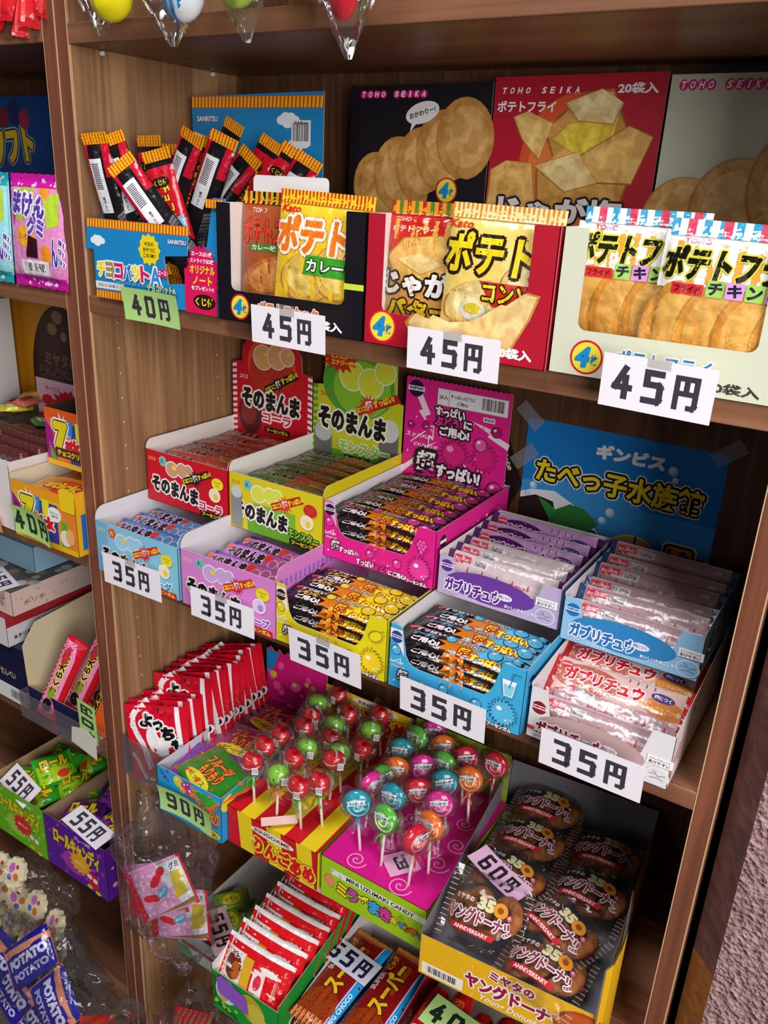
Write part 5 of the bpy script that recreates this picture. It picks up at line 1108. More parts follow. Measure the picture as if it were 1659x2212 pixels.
# ------------------------------------------------------------------ fifth shelf and below, right bookcase
z4 = ZS['S4'] + 0.0002
fa = Art(); fa.poly([(0, 0), (40, 0), (20, 20), (0, 18)], '#4f8a5a'); fa.rect(6, 22, 150, 8, '#a84a6a'); fa.rect(60, 4, 50, 16, '#c8ccc8'); fa.barcode(66, 5, 30, 13, '#c8ccc8'); fa.poly([(0, 40), (30, 52), (0, 52)], '#4f8a5a'); fa.text('グミキャンディ', 100, 38, 60, 8, '#7a3a4a')
carton('candy_box', 'pale green and white carton with pinkish tag, under the lollipops', 'display box', (.105, -.012, z4), (192, 190, 52), '#b4c2b0', '#c8c4bc', fart=fa, liner=24)
gp = None
for i, (x, y, az) in enumerate(((.14, .02, .4), (.16, .05, -.3), (.135, .075, .9), (.185, .02, -.7), (.19, .09, .2))):
    mt = FRM(x, y, z4 + .034 + .005 * (i % 3), .25, az); lb = ['yellow-green candy wrapper at the front left of the pale green carton', 'yellow-green candy wrapper beside the pinkish tag', 'yellow-green candy wrapper in the shaded left corner', 'yellow-green candy wrapper under the pinkish tag', 'yellow-green candy wrapper farthest back in the pale green carton'][i]
    if gp is None:
        a = Art('foil'); a.rect(-26, -14, 52, 28, '#7a9a1e'); a.ell(0, 0, 14, 9, '#d8c82a'); a.text('レモン', 0, 0, 20, 8, '#3a5a10'); a.burst(18, 8, 5, 3, 7, '#e8682a')
        gp = gumrow('candy_wrapper', lb, mt, a, 58, 32, 15, '#6f9420', '#4f7a1e', 'candies in the pale green carton', seed=11)
    else: dup(gp, lb, mat=mt)
pricetag('55円', 'pinkish price tag 55 lying askew on the pale green carton', FRM(.166, .016, z4 + .0555, .0, -.55), 84, 38, '#dcaeb0', '#2a1e20', dh=21)
# green carton with red and white packs
fa = Art(); fa.rect(2, 6, 4, 60, '#0c6a24'); fa.ell(26, 46, 20, 24, '#dfe6dc', 20, -.3); fa.ell(16, 64, 6, 7, '#2a5a34'); fa.ell(30, 52, 5, 8, '#2a5a34', 14, -.4); fa.ell(20, 34, 8, 10, '#c8b070'); fa.poly([(4, 22), (46, 10), (46, 2), (4, 12)], '#0c6a24'); fa.dots(4, 10, 40, 10, 9, 3, '#b8d020', 2)
fa.ell(74, 44, 22, 26, '#c8b024', 22, .4); fa.ell(86, 30, 16, 15, '#d8c23a', 18); fa.ell(80, 40, 17, 18, '#dcc848', 18); fa.text('アーモンド', 94, 10, 40, 9, '#c8e02a', out='#0c5a1e', ow=.1)
ra = Art(); ra.dots(10, 2, 60, 24, 12, 4, '#b8d83a', 4); ra.ell(34, 24, 14, 12, '#e4eee4'); ra.ell(32, 24, 6, 7, '#1a2a1a'); ra.text('アーモンド', 60, 46, 70, 14, '#d8e82a', out='#0c5a1e', ow=.1)
bx = carton('biscuit_box', 'bright green carton of red and white biscuit packs at the bottom', 'display box', (.2135, -.05, z4), (120, 200, 74), '#129c38', '#e2deda', hs=84, hb=120, fart=fa, rart=ra, liner=10, side_r=0)
mb = MB(); fm = flat((.012, -.0022, .040), X, Z); panel(mb, fm, [(0, 0), (52, -8), (56, -4), (52, 22), (6, 34), (-2, 26)], M('#9a5ad0'), M('#5a2a90')); mb.build('purple_flap', bx)
a = Art('foil'); a.rect(-58, -32, 116, 64, '#d8141e'); a.poly([(-58, -32), (-12, -32), (-18, 32), (-58, 32)], '#e8e2dc'); a.rect(-58, 20, 116, 9, '#d8141e'); a.rect(-58, 29, 116, 6, '#ece8e4'); a.ell(-32, -2, 14, 18, '#6a3220', 18, .3); a.ell(-26, -6, 8, 12, '#b8602a', 16, .3)
a.poly([(-14, -32), (2, -32), (-2, 18), (-18, 18)], '#d8a82a'); a.poly([(4, -20), (24, -20), (22, 10), (2, 10)], '#f0dcd8'); a.ell(13, -5, 6, 10, '#d8304a'); a.text('おいしい', 40, -4, 5, 30, '#f4e0d8'); a.text('アーモンド', -34, 12, 30, 6, '#f0e6da')
pr = None
for i in range(7):
    mt = FRM(.272 + .0015 * i, -.027 + i * .0245, z4 + .081 + i * .0035, .95 + .02 * i, .02, .0); lb = ('red and white biscuit pack at the very front of the green carton' if i == 0 else nth(i, 'red and white biscuit pack in the green carton'))
    if pr is None: pr = gumrow('biscuit_pack', lb, mt, a, 116, 70, 20, '#e8e2dc', '#efebe6', 'biscuit packs in the green carton', seed=12)
    else: dup(pr, lb, mat=mt)
# chocolate bars in a red carton
fa = Art(); ra = Art(); ra.rect(0, 0, 175, 12, '#f0e8e8'); ra.text('SUPER', 60, 45, 60, 20, '#f4eaea')
carton('chocolate_box', 'low red carton under the big chocolate bars, tag 65 on top', 'display box', (.338, -.012, z4), (133, 190, 8), '#c8183a', '#d8d2ce', hs=60, hb=92, rart=ra)
a = Art('foil'); W_, L_ = 62, 166
a.rect(-31, -70, 62, 140, '#8a1614'); a.poly([(-31, -75), (31, -75), (31, -45), (0, -20), (-31, -40)], '#9a3a12'); a.rect(21, -78, 10, 156, '#1f9ad8'); a.rect(20, -78, 1.4, 156, '#f0e6ea'); a.rect(18, -78, 1.6, 156, '#a8164a'); a.text('BIG CHOCO', 26, -40, 52, 6, '#dff0fa', rot=PI / 2)
a.text('スーパー', -4, 14, 84, 26, '#e8c41e', out='#5a1008', ow=.1, bold=.06, rot=PI / 2); a.text('SUPER', -24, 16, 32, 8, '#e8d0d0', rot=PI / 2, bold=.04); a.text('ビッグ', -22, 52, 26, 10, '#e8c41e', rot=PI / 2)
a.rect(-31, -83, 62, 15, '#c87a1e'); a.bars(-31, -83, 62, 15, 9, '#a81a2a', frac=.4); a.bars(-28, -83, 62, 15, 9, '#f0dcc8', frac=.12)
pr = None; k = 0
for lay in range(4):
    for c, x in enumerate((.37, .436)):
        mt = FRM(x + random.uniform(-.003, .003), .068 - .006 * lay + .008 * c, z4 + .012 + .0165 * lay, .03, random.uniform(-.05, .05)); k += 1
        lb = '%s big chocolate bar pack in the %s pile of the red carton' % (('lowest', 'second lowest', 'second topmost', 'topmost')[lay], ('left', 'right')[c])
        if pr is None:
            pr = gumrow('chocolate_bar', lb, mt, a, W_, L_, 15, '#a8431a', '#c87a1e', 'big chocolate bars at the bottom', along='y', seed=13)
        else: dup(pr, lb, mat=mt)
pricetag('65円', 'white price tag 65 lying on the big chocolate bars', FRM(.3655, .074, z4 + .0745, .03, -.1), 86, 40, '#e0dcec', '#1e1a3a', dh=24)
# red candy rolls with the green 40 tag
carton('candy_box', 'white low carton of red candy rolls, below the doughnut carton', 'display box', (.485, -.03, z4), (130, 200, 60), '#d8d0cc', '#cfc8c2', hs=60, liner=30)
pr = None
for i in range(4):
    mt = FRM(.5 + i * .031, .05 + .004 * (i % 2), z4 + .066 + .012 * (i % 2), 0, -.05 * i); lb = nth(i, 'red candy roll', 'from the left, under the green tag')
    if pr is None:
        pr = root('candy_roll', lb, 'candy roll', mat=mt, group='red candy rolls at the bottom'); mb = MB()
        mb.tube([(0, -.062, 0), (0, -.06, 0), (0, -.052, 0), (0, .052, 0), (0, .06, 0), (0, .062, 0)], [.004, .011, .0158, .0158, .011, .004], M('#c8181c', 'foil'), 18)
        a = Art('foil'); a.ell(0, 20, 12, 13, '#d8241e'); a.text('ロール', 0, 20, 36, 16, '#d82a1e', out='#e8c03a', ow=.1, bold=.08, rot=-PI / 2); a.ell(-4, -22, 11, 10, '#eadfe2'); a.ell(8, -36, 9, 9, '#e0b8c4'); a.ell(4, -20, 6, 6, '#d88aa0')
        a.emit(mb, lambda x, y, l=0: Vector(((.0160 + l * EPS) * math.sin(x / 16), y * 1e-3, (.0160 + l * EPS) * math.cos(x / 16))), 4); mb.build('wrapper', pr)
    else: dup(pr, lb, mat=mt)
pricetag('40円', 'green price tag 40 on the red candy rolls at the bottom edge', FRM(.548, .052, z4 + .1005, .05, -.1), 90, 46, GRN, '#1c2a1c', dh=26)

# hanging clear bag with pink spotted packs
def crumple(c, rx, ry, rz, seed, top=0):
    mb = MB(); rnd = random.Random(seed); ph = [rnd.random() * 6 for _ in range(8)]
    def f(d):
        s = 1 + .10 * math.sin(5 * d.x + ph[0] + 3 * d.z) + .08 * math.sin(9 * d.z + ph[1]) + .06 * math.sin(13 * d.x - 7 * d.y + ph[2]) + .04 * math.sin(21 * d.z + 9 * d.x + ph[3])
        s *= 1.0 / max(abs(d.x), abs(d.y) * .9, abs(d.z), .62) * .72
        return s
    blob(mb, c, rx, ry, rz, FILMB, 40, 28, f); return mb
r = root('candy_bag', 'clear plastic bag hanging below the acrylic tray, pink packs inside', 'plastic bag', (.108, -.03, -.815))
mb = crumple((0, 0, 0), .092, .052, .125, 3); mb.build('film', r)
nk = MB(); nk.tube([(-.03, .0, .09), (-.045, .01, .118), (-.05, .02, .136)], [.03, .014, .02], FILMB, 14, False); nk.build('gathered_neck', r)
a = Art('foil'); a.rect(-44, -34, 88, 68, '#dc98c4'); a.dots(-42, -32, 60, 62, 90, 2.0, '#eccbe4', 3); a.poly([(26, -34), (44, -34), (44, 34), (6, 34)], '#d0d8dc'); a.rect(-44, -34, 9, 68, '#d81a34'); a.ell(0, 14, 12, 6, '#d8182a', 16, .6); a.ell(12, 24, 8, 6, '#d8182a', 14, .6); a.ell(-16, -8, 14, 6, '#d8182a', 16, -.2); a.ell(4, -4, 11, 6, '#5ab0d8', 16, .5); a.text('JELLY', 4, -4, 16, 5, '#eaf4f8', rot=.5); a.text('グミ', 34, 26, 14, 9, '#222222'); a.poly([(20, -20), (40, -16), (42, 16), (26, 20)], '#c8b030'); a.poly([(-20, -34), (44, -34), (44, -26)], '#8a6a3a')
pr = None
for i, (dx, dy, dz, rz, ro) in enumerate(((.012, -.012, .02, .35, .55), (-.012, .0, -.005, .2, .4), (-.026, .008, -.03, .1, .3), (.02, .012, -.045, .3, .2))):
    mt = Matrix.Translation((.104 + dx, -.036 + dy, -.815 + dz)) @ Matrix.Rotation(rz, 4, 'Z') @ Matrix.Rotation(PI / 2 - .3, 4, 'X') @ Matrix.Rotation(ro, 4, 'Z')
    lb = ['pink spotted gummy pack at the front of the hanging bag', 'pink spotted gummy pack, second in the hanging bag', 'pink spotted gummy pack at the left inside the hanging bag', 'pink spotted gummy pack lowest inside the hanging bag'][i]
    if pr is None: pr = gumrow('gummy_pack', lb, mt, a, 96, 76, 14, '#dc98c4', '#d81a34', 'gummy packs in the hanging bag', seed=14)
    else: dup(pr, lb, mat=mt)
# clear bag of red striped packs low down
r = root('candy_bag', 'clear bag of red striped packs below the pale green carton', 'plastic bag', (.165, -.03, -1.155)); mb = crumple((0, 0, 0), .075, .055, .125, 9); mb.build('film', r)
a = Art('foil'); a.rect(-34, -40, 68, 80, '#a81a26'); a.bars(-34, 6, 68, 34, 7, '#3a7a4a', frac=.4, sk=8); a.ell(-4, -18, 20, 16, '#c87a8a'); a.ell(-4, -18, 18, 14, '#a8303a'); a.text('キャベツ', -4, -18, 26, 10, '#e8c8c8')
pr = None
for i, (dx, dz, ro) in enumerate(((-.01, .075, .3), (.03, .05, -.1), (-.015, -.01, .1), (.02, -.04, -.3))):
    mt = Matrix.Translation((.165 + dx, -.045 + .012 * i, -1.155 + dz)) @ Matrix.Rotation(PI / 2 - .6, 4, 'X') @ Matrix.Rotation(ro, 4, 'Z'); lb = ['red striped pack topmost in the low clear bag', 'red striped pack second in the low clear bag', 'red striped pack third in the low clear bag', 'red striped pack lowest in the low clear bag'][i]
    if pr is None: pr = gumrow('snack_pack', lb, mt, a, 72, 84, 16, '#a81a26', '#8a1420', 'red striped packs in the low clear bag', along='y', seed=15)
    else: dup(pr, lb, mat=mt)
# ------------------------------------------------------------------ left bookcase
def sbox(name, lab, b, size, c, top=None, fart=None, rart=None, tart=None, rot=0, cat='box', group=None):
    """closed carton"""
    W, D, H = size; r = root(name, lab, cat, b, (0, 0, rot), group); mb = MB(); mi = M('#d0c8c0')
    for fm, p, col, a_ in ((flat((0, 0, 0), X, Z), (W, H), c, fart), (flat((W * 1e-3, 0, 0), Y, Z), (D, H), c, rart), (flat((W * 1e-3, D * 1e-3, 0), -X, Z), (W, H), c, None), (flat((0, D * 1e-3, 0), -Y, Z), (D, H), c, None), (flat((0, 0, H * 1e-3), X, Y), (W, D), top or c, tart), (flat((0, D * 1e-3, 0), X, -Y), (W, D), c, None)):
        panel(mb, fm, [(0, 0), (p[0], 0), p, (0, p[1])], M(col), mi)
        if a_: a_.emit(mb, fm)
    mb.build('box_body', r); return r
za = .0195 + .0002
def gummy(lab, x, y, c, c2, dark, mt=None):
    r = root('gummy_pouch', lab, 'gummy pouch', mat=upr(x, y, za + .0665, .06), group='gummy pouches on the second shelf, left bookcase')
    a = Art('foil'); a.rect(-49, -56, 98, 112, c); a.dots(-48, -56, 96, 50, 60, 1.0, c2, 5); a.rect(-49, 50, 98, 12, dark); a.dots(-47, 53, 94, 7, 12, 2.2, '#f0c8e4', 4); a.rect(-49, -64, 98, 12, dark); a.dots(-47, -61, 94, 6, 14, 2, '#f4d8ec', 6)
    a.poly([(-38, 50), (0, 50), (10, 20), (-30, 10)], '#a8c83a'); a.poly([(20, 40), (44, 46), (44, 10), (26, 4)], '#b8d83a'); a.poly([(10, 50), (30, 50), (24, 36), (12, 36)], '#f09a2a'); a.poly([(-48, 46), (-20, 44), (-40, 4)], '#e02a8a'); a.ell(-14, -6, 18, 13, '#f0b02a', 14); a.text('プレゼント', -14, -6, 28, 7, '#d8407a')
    a.text('まけん', -8, 30, 62, 26, '#5a3aa8', out='#f4eaf4', ow=.16, bold=.08, rot=-.12); a.text('グミ', 6, 6, 30, 22, '#6a4ab8', out='#f4eaf4', ow=.16, bold=.08, rot=-.12); a.ell(22, -26, 9, 12, '#f0922a', 16); a.poly([(-14, -30), (8, -30), (8, -8), (-8, -4)], '#3a1220'); a.text('んミ', 40, -22, 18, 34, '#4a3a9a', out='#f4eaf4', ow=.14, bold=.06)
    a.rect(-26, -50, 52, 17, '#f0e8ee'); a.barcode(-23, -48, 46, 13, '#f0e8ee'); mb = MB(); pouch(mb, 101, 132, 20, 10, M(c, 'foil'), M(dark, 'foil'), a, 'y', 18, 14, .8, 16, dens=6); mb.build('wrapper', r); return r
gummy('pink gummy pouch with white shine beside the left cabinet post', -.0815, .0, '#e890c8', '#d860b0', '#c81a9a')
gummy('pink gummy pouch standing behind the front pink one', -.085, .022, '#d878b8', '#c858a8', '#a81a8a')
gummy('pale cyan gummy pouch cut off at the left photo edge', -.187, .0, '#9ad8e0', '#70c0cc', '#2aa0a8')
a = Art(); a.text('ソフト', 88, 168, 96, 46, '#c8b02a', out='#2a2410', ow=.12, bold=.08, rot=.1, out2='#8aa0b8', ow2=.18); a.ell(100, 212, 16, 18, '#1a2a5a'); a.ell(122, 204, 12, 14, '#8a2a4a'); a.ell(72, 206, 14, 14, '#6a2030'); a.rect(90, 118, 60, 14, '#7a1a4a'); a.dots(10, 10, 140, 120, 18, 3, '#2a6ab8', 3)
sbox('sweets_box', 'dark blue sweets box in the shade at the back, left bookcase', (-.455, .175, za), (180, 60, 236), '#12407e', fart=a)
# second row: stick snacks
zb2 = ZS['S2'] + .0002
def stickfront(bgc, sub):
    a = Art(); a.rect(0, 70, 136, 14, '#f0a01e' if bgc != '#e8642a' else '#e05a1e'); a.poly([(0, 8), (0, 66), (16, 50), (22, 8)], '#a81a8a'); a.poly([(20, 66), (60, 66), (44, 10), (24, 8)], '#e8862a'); a.poly([(60, 66), (98, 66), (96, 8), (50, 8)], '#3a3a9a'); a.poly([(98, 66), (136, 66), (136, 8), (100, 8)], '#e8862a')
    a.poly([(8, 8), (22, 8), (6, 34)], '#5aa02a'); a.burst(36, 58, 22, 9, 11, '#f4eef0'); a.poly([(46, 70), (62, 70), (58, 48), (44, 50)], '#2a8ae0'); a.poly([(66, 70), (82, 70), (78, 42), (66, 44)], '#e8dc2a'); a.poly([(106, 46), (116, 46), (112, 8), (100, 8)], '#4ab03a')
    a.text('7', 34, 46, 26, 36, '#e8d41e', out='#1a1410', ow=.1, bold=.1, out2='#f4eef0', ow2=.16); a.text('stick', 66, 36, 46, 18, '#d81a24', out='#f4eef0', ow=.14, bold=.08); a.ell(92, 52, 14, 11, '#f0eef4'); a.text('おいしい', 92, 54, 18, 4, '#444444'); a.text('7本分!', 92, 49, 16, 4, '#444444')
    a.rect(0, 0, 136, 8, '#f0b41e'); a.ell(112, 22, 11, 12, '#e8e0d0'); a.ell(122, 26, 9, 12, '#e8b070')
    if sub: a.rect(20, 14, 76, 14, '#3a2410'); a.text(sub, 58, 21, 68, 9, '#f0c020', bold=.06)
    return a
ra = Art(); ra.poly([(8, 8), (60, 8), (60, 60), (8, 60)], '#1f6fc8'); ra.poly([(20, 52), (40, 56), (46, 16), (34, 14)], '#2a9ae0'); ra.poly([(44, 70), (60, 70), (58, 34)], '#d8d82a')
bx = carton('stick_snack_box', 'yellow and purple stick snack carton with green tag, left bookcase', 'display box', (-.1795, -.015, zb2), (136, 150, 82), '#f0b41e', '#d8ceb4', hs=92, fart=stickfront('#f0b41e', None), rart=ra, liner=60)
mb = MB(); panel(mb, flat((.106, -.0012, .062), X, Z), rrect(0, 0, 30, 32, 5), M('#f4cc1e'), M('#f4cc1e')); mb.build('corner_tab', bx)
for i, lb in enumerate(('stick snack pack with orange print lying in the yellow carton', 'stick snack pack behind, in the yellow carton')):
    a = Art('foil'); a.rect(-60, -28, 120, 56, '#c8862a'); a.ell(10, 0, 40, 20, '#d8342a'); a.ell(-30, 6, 18, 12, '#b0701e'); a.text('stick', 0, 0, 60, 20, '#d8a01e', out='#5a1a0a', ow=.1, bold=.06)
    gumrow('stick_snack', lb, FRM(-.111, .022 + .055 * i, zb2 + .0705, .1, .1 - .2 * i), a, 124, 58, 14, '#b8782a', '#7a6aa8', 'stick snack packs', seed=17)
carton('stick_snack_box', 'orange stick snack carton stacked behind the yellow one', 'display box', (-.178, .048, zb2 + .0925), (136, 150, 76), '#e8642a', '#4a3a30', hs=84, fart=stickfront('#e8642a', 'チョコクリーム'), rart=None, liner=40)
mb = None
carton('chocolate_box', 'white carton with rows of brown chocolates, cut off at the left edge', 'display box', (-.33, -.012, zb2), (143, 180, 100), '#e6dedc', '#e2dcd8', hs=104, liner=92)
pr = None
for i in range(5):
    mt = FRM(-.258, .02 + .03 * i, zb2 + .1015, 0, 0); lb = nth(i, 'row of brown chocolates in the white carton')
    if pr is None:
        pr = root('chocolate_row', lb, 'chocolates', mat=mt, group='chocolate rows in the white carton'); mb = MB()
        mb.tube([(-.068 + .0034 * k, 0, 0) for k in range(41)], [.0105 if k % 4 else .0085 for k in range(41)], M('#5a2a2a', 'foil'), 12); mb.build('chocolates', pr)
    else: dup(pr, lb, mat=mt)
fa = Art(); fa.text('ターリン', 40, 60, 36, 8, '#c84a5a'); fa.ell(26, 40, 14, 9, '#d8243a'); fa.burst(78, 30, 34, 28, 18, '#d8243a', 1.3); fa.text('コーラ', 78, 30, 50, 22, '#f0c83a', bold=.08); fa.ell(44, 14, 5, 8, '#5a7a3a')
r = root('header_card', 'pink sweets card standing behind the stacked stick snack cartons', 'card', (-.335, .15, zb2 + .08)); tag(r, r['label'], 'card'); mb = MB(); fm = flat((0, 0, 0), X, Z); panel(mb, fm, [(0, 0), (150, 0), (150, 98), (0, 98)], M('#e6b8c8'), M('#d8d0cc')); 
f2 = flat((0, 0, .024), X, Z); fa.emit(mb, f2); mb.build('sheet', r); r.name = 'sweets_card'
s = MB(); s.box((.02, .002, -.08), (.13, .04, .02), M('#b8b0a8')); s.build('support', r)
a = Art(); a.ell(170, 160, 80, 125, '#3a1a10', 40); a.text('ミヤタの', 165, 196, 80, 22, '#7a5040', bold=.04); a.text('ヤングドーナツ', 172, 164, 130, 36, '#2a1008', out='#8a6a5a', ow=.08, bold=.05); a.ell(150, 246, 12, 10, '#8a6a48'); a.ell(165, 266, 13, 11, '#8a6a48'); a.ell(178, 236, 8, 8, '#8a6a48')
sbox('doughnut_carton', 'orange and dark brown doughnut carton at the back, left bookcase', (-.5, .2, zb2), (300, 50, 290), '#c8841a', fart=a)
sbox('white_carton', 'white carton with red picture cut off by the left photo edge', (-.62, .12, zb2), (195, 60, 290), '#d8d4d0', rart=None, fart=Art().ell(150, 120, 40, 70, '#b8203a').ell(165, 210, 20, 30, '#a8c03a').dots(100, 180, 90, 80, 14, 8, '#88a8c8', 3))
cols = ['#4a3a2a', '#d8c82a', '#c86a5a', '#3a6a3a', '#b0301e', '#d8a050', '#6a4a3a']
pr = None
for i in range(7):
    a = Art('foil'); a.ell(0, 0, 14, 8, '#e8d8a0' if i % 2 else '#a83a2a'); a.text('キャンディ', 0, 0, 22, 6, '#5a2a1a')
    gumrow('wrapped_candy', ['dark brown', 'yellow', 'salmon', 'dark green', 'red', 'tan', 'cocoa brown'][i] + ' wrapped candy on the pile behind the chocolate carton', FRM(-.37 + .028 * (i % 4), .115 + .03 * (i // 4), zb2 + .118 + .014 * (i % 3), .2, i * .9), a, 50, 26, 14, cols[i], cols[i], 'wrapped candies in the left bookcase', seed=20 + i)
carton('candy_box', 'low brown carton under the wrapped candies, left bookcase', 'display box', (-.4, .09, zb2), (130, 90, 112), '#6a4a34', '#6a5a48', liner=105)
pricetag('40円', 'green price tag 40 on the yellow stick snack carton, left bookcase', tagm(-.1215, -.299, -.026, -.04, .12, -.05), 80, 44, GRN, '#2a3a2a', bend=4, dh=26)
pricetag('円', 'orange price tag cut off by the left photo edge', tagm(-.226, -.318, -.02, .1, .1), 30, 44, '#e8a05a', dh=20)
# third row: mint boxes, navy carton with the acrylic tray
zc = -.6525 + .0002
ra = Art(); ra.text('ホリホ', 40, 16, 40, 9, '#a08a5a'); ra.dots(6, 4, 180, 28, 16, 2, '#c8b06a', 3)
ta = Art(); ta.dots(6, 6, 110, 180, 26, 9, '#8a7a50', 5); ta.dots(6, 6, 110, 180, 20, 8, '#b8b4b0', 8)
N_ = sbox('mint_box', 'dark navy sweets carton at the bottom of the stack, left bookcase', (-.345, -.008, zc), (127, 180, 108), '#e2dede', top='#16183e', fart=Art().rect(0, 30, 127, 78, '#16183e').ell(40, 84, 26, 16, '#c88a7a').text('せんべい', 84, 52, 40, 14, '#c8a888').barcode(84, 5, 38, 20, '#d8d4d4'), rart=Art().rect(0, 30, 180, 78, '#16183e'))
sbox('mint_box', 'white mint box with black lettering on its side, middle of the stack', (-.36, -.014, zc + .1085), (120, 190, 52), '#d6d2d2', top='#8a1a24', rart=Art().rect(0, 34, 190, 18, '#a82a2e').text('ミントトリオ', 95, 18, 86, 15, '#1c1a24', bold=.06).text('★ホリホ', 26, 14, 32, 9, '#2a2a34'))
sbox('mint_box', 'pale pink and cream mint box on top of the stack', (-.353, -.004, zc + .161), (120, 180, 42), '#dcc0b8', top='#5a5248', rart=ra, tart=ta, fart=Art().text('ビタミン', 84, 28, 40, 8, '#7a4a44').text('ミンツ', 84, 16, 30, 7, '#7a4a44'))
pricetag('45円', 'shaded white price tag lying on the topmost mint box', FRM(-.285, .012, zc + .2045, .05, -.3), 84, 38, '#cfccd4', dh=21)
sbox('blue_pouch_box', 'pale blue sweets box lying behind the mint boxes', (-.37, .06, zc + .2035), (110, 120, 46), '#8ab0c8', tart=Art().dots(4, 4, 100, 110, 12, 12, '#d8e6ee', 2).ell(90, 20, 10, 8, '#4a7a4a'))
r = root('snack_carton', 'navy carton with tall beige inner flap, left bookcase', 'display box', (-.214, -.006, zc)); mb = MB(); mi = M('#d9c9a4')
panel(mb, flat((0, 0, 0), X, Z), [(0, 0), (150, 0), (150, 46), (0, 46)], M('#1c1c4c'), mi)
panel(mb, flat((0, .2, 0), -Y, Z), [(0, 0), (200, 0), (200, 46), (202, 118), (176, 150), (60, 160), (0, 160)], M('#1c1c4c'), mi)
panel(mb, flat((0, .2, 0), X, -Y), [(0, 0), (150, 0), (150, 200), (0, 200)], M('#1c1c4c'), mi); panel(mb, flat((.15, .2, 0), -X, Z), [(0, 0), (150, 0), (150, 110), (0, 110)], M('#1c1c4c'), mi); mb.build('carton_body', r)
acrylic_tray('clear acrylic tray in front of the navy carton, left bookcase', -.2125, -.0425, -.024, -.008, zc, .046)
a = Art('foil'); a.rect(-18, -70, 36, 140, '#c81428'); a.poly([(-18, -70), (10, -70), (10, 40), (2, 66), (-18, 66)], '#e890b8'); a.ell(-4, -50, 9, 12, '#1c1418'); a.burst(-4, -50, 10, 6, 8, '#1c1418'); a.text('さくら大根', -4, 8, 70, 13, '#3a2010', out='#e8dc5a', ow=.14, bold=.06, rot=PI / 2); a.ell(-4, -28, 7, 10, '#8a9a2a'); a.ell(-6, 40, 6, 16, '#b8323a')
pr = None
for i, (x, y, z, ro, ry) in enumerate(((-.15, .012, .074, -.36, .3), (-.118, .04, .08, -.38, .2), (-.092, .062, .082, -.34, .1), (-.075, .088, .084, -.3, .1))):
    mt = Matrix.Translation((x, y, zc + z)) @ Matrix.Rotation(ry, 4, 'Z') @ Matrix.Rotation(PI / 2 - .25, 4, 'X') @ Matrix.Rotation(ro, 4, 'Z'); lb = ['pink and red pickle pack leaning at the front of the navy carton', 'red pickle pack second from the front in the navy carton', 'red pickle pack third from the front in the navy carton', 'red pickle pack farthest back in the navy carton'][i]
    if pr is None: pr = gumrow('pickle_pack', lb, mt, a, 38, 146, 14, '#c81428', '#c81428', 'pickle packs in the navy carton', along='y', seed=31)
    else: dup(pr, lb, mat=mt)
a = Art('foil'); a.rect(-20, -50, 40, 100, '#e8601a'); a.rect(-18, -40, 10, 80, '#2a1a14'); a.text('こんぶ', -13, 0, 40, 8, '#e8c83a', rot=PI / 2)
gumrow('pickle_pack', 'orange pack behind the small green tag, by the cabinet post', Matrix.Translation((-.062, .022, zc + .056)) @ Matrix.Rotation(.2, 4, 'Z') @ Matrix.Rotation(PI / 2 - .2, 4, 'X') @ Matrix.Rotation(-.35, 4, 'Z'), a, 40, 100, 12, '#e8601a', '#c84a14', 'pickle packs in the navy carton', along='y', seed=32)
pricetag('40円', 'green price tag 40 turned sideways on the acrylic tray', Matrix.Translation((-.043, -.028, zc + .062)) @ Matrix.Rotation(PI / 2 + .1, 4, 'X') @ Matrix.Rotation(1.45, 4, 'Z'), 74, 38, GRN, '#2a3a2a', dh=22)
r = root('paper_slip', 'white slip of packaging under the sideways green tag', 'paper', mat=Matrix.Translation((-.058, -.0262, zc + .012)) @ Matrix.Rotation(PI / 2, 4, 'X')); mb = MB(); panel(mb, flat((0, 0, 0), X, Y), [(-26, 24), (-30, -4), (26, -14), (28, 20), (8, 34)], M('#d8d4c4'), M('#d8d4c4')); mb.build('sheet', r)
# fourth row: roll candy cartons
zd = -.945 + .0002
def rollfront(c, c2, fl):
    a = Art(); a.dots(4, 4, 140, 96, 40, 3, c2, 3); a.text('ロールキャンディ', 78, 72, 112, 34, '#e8cc14', out='#2a1a30', ow=.12, bold=.09, rot=-.05); a.ell(70, 36, 30, 22, c2, 20); a.burst(86, 44, 24, 17, 14, '#e8a81a' if fl == 'グレープ味' else '#d8302a', 1.2); a.text('おいしい', 86, 44, 26, 7, '#f4e6d0'); a.text(fl, 96, 94, 40, 8, '#e8dce8'); a.ell(116, 24, 14, 17, '#c81a3a' if fl == 'グレープ味' else '#7ab02a', 18); a.ell(108, 30, 6, 5, '#efe8ec', 12); a.ell(121, 27, 6, 5, '#efe8ec', 12); a.ell(106, 8, 7, 4, '#e8c41a', 10); a.ell(126, 4, 7, 4, '#e8c41a', 10)
    return a
ra = Art(); ra.dots(6, 6, 140, 90, 26, 4, '#d8a8e0', 4); ra.ell(40, 40, 18, 14, '#f0ecf0'); ra.ell(44, 80, 12, 14, '#d82a8a')
ha = Art(); ha.text('ロールキャンディ', 70, 126, 110, 30, '#e8cc14', out='#2a3a10', ow=.12, bold=.09); ha.burst(70, 96, 30, 20, 12, '#c8402a', 1.3); ha.dots(4, 4, 130, 80, 24, 6, '#6a9a2a', 3)
carton('candy_box', 'bright green roll candy carton with green backing card, lower left', 'display box', (-.3445, -.02, zd), (148, 190, 107), '#6ab81e', '#b8976e', fart=rollfront('#6ab81e', '#9ad04a', 'マスカット味'), head=([(0, 0), (148, 0), (148, 150), (0, 156)], '#4a7a20', 186), hart=ha, liner=70, group='roll candy cartons')
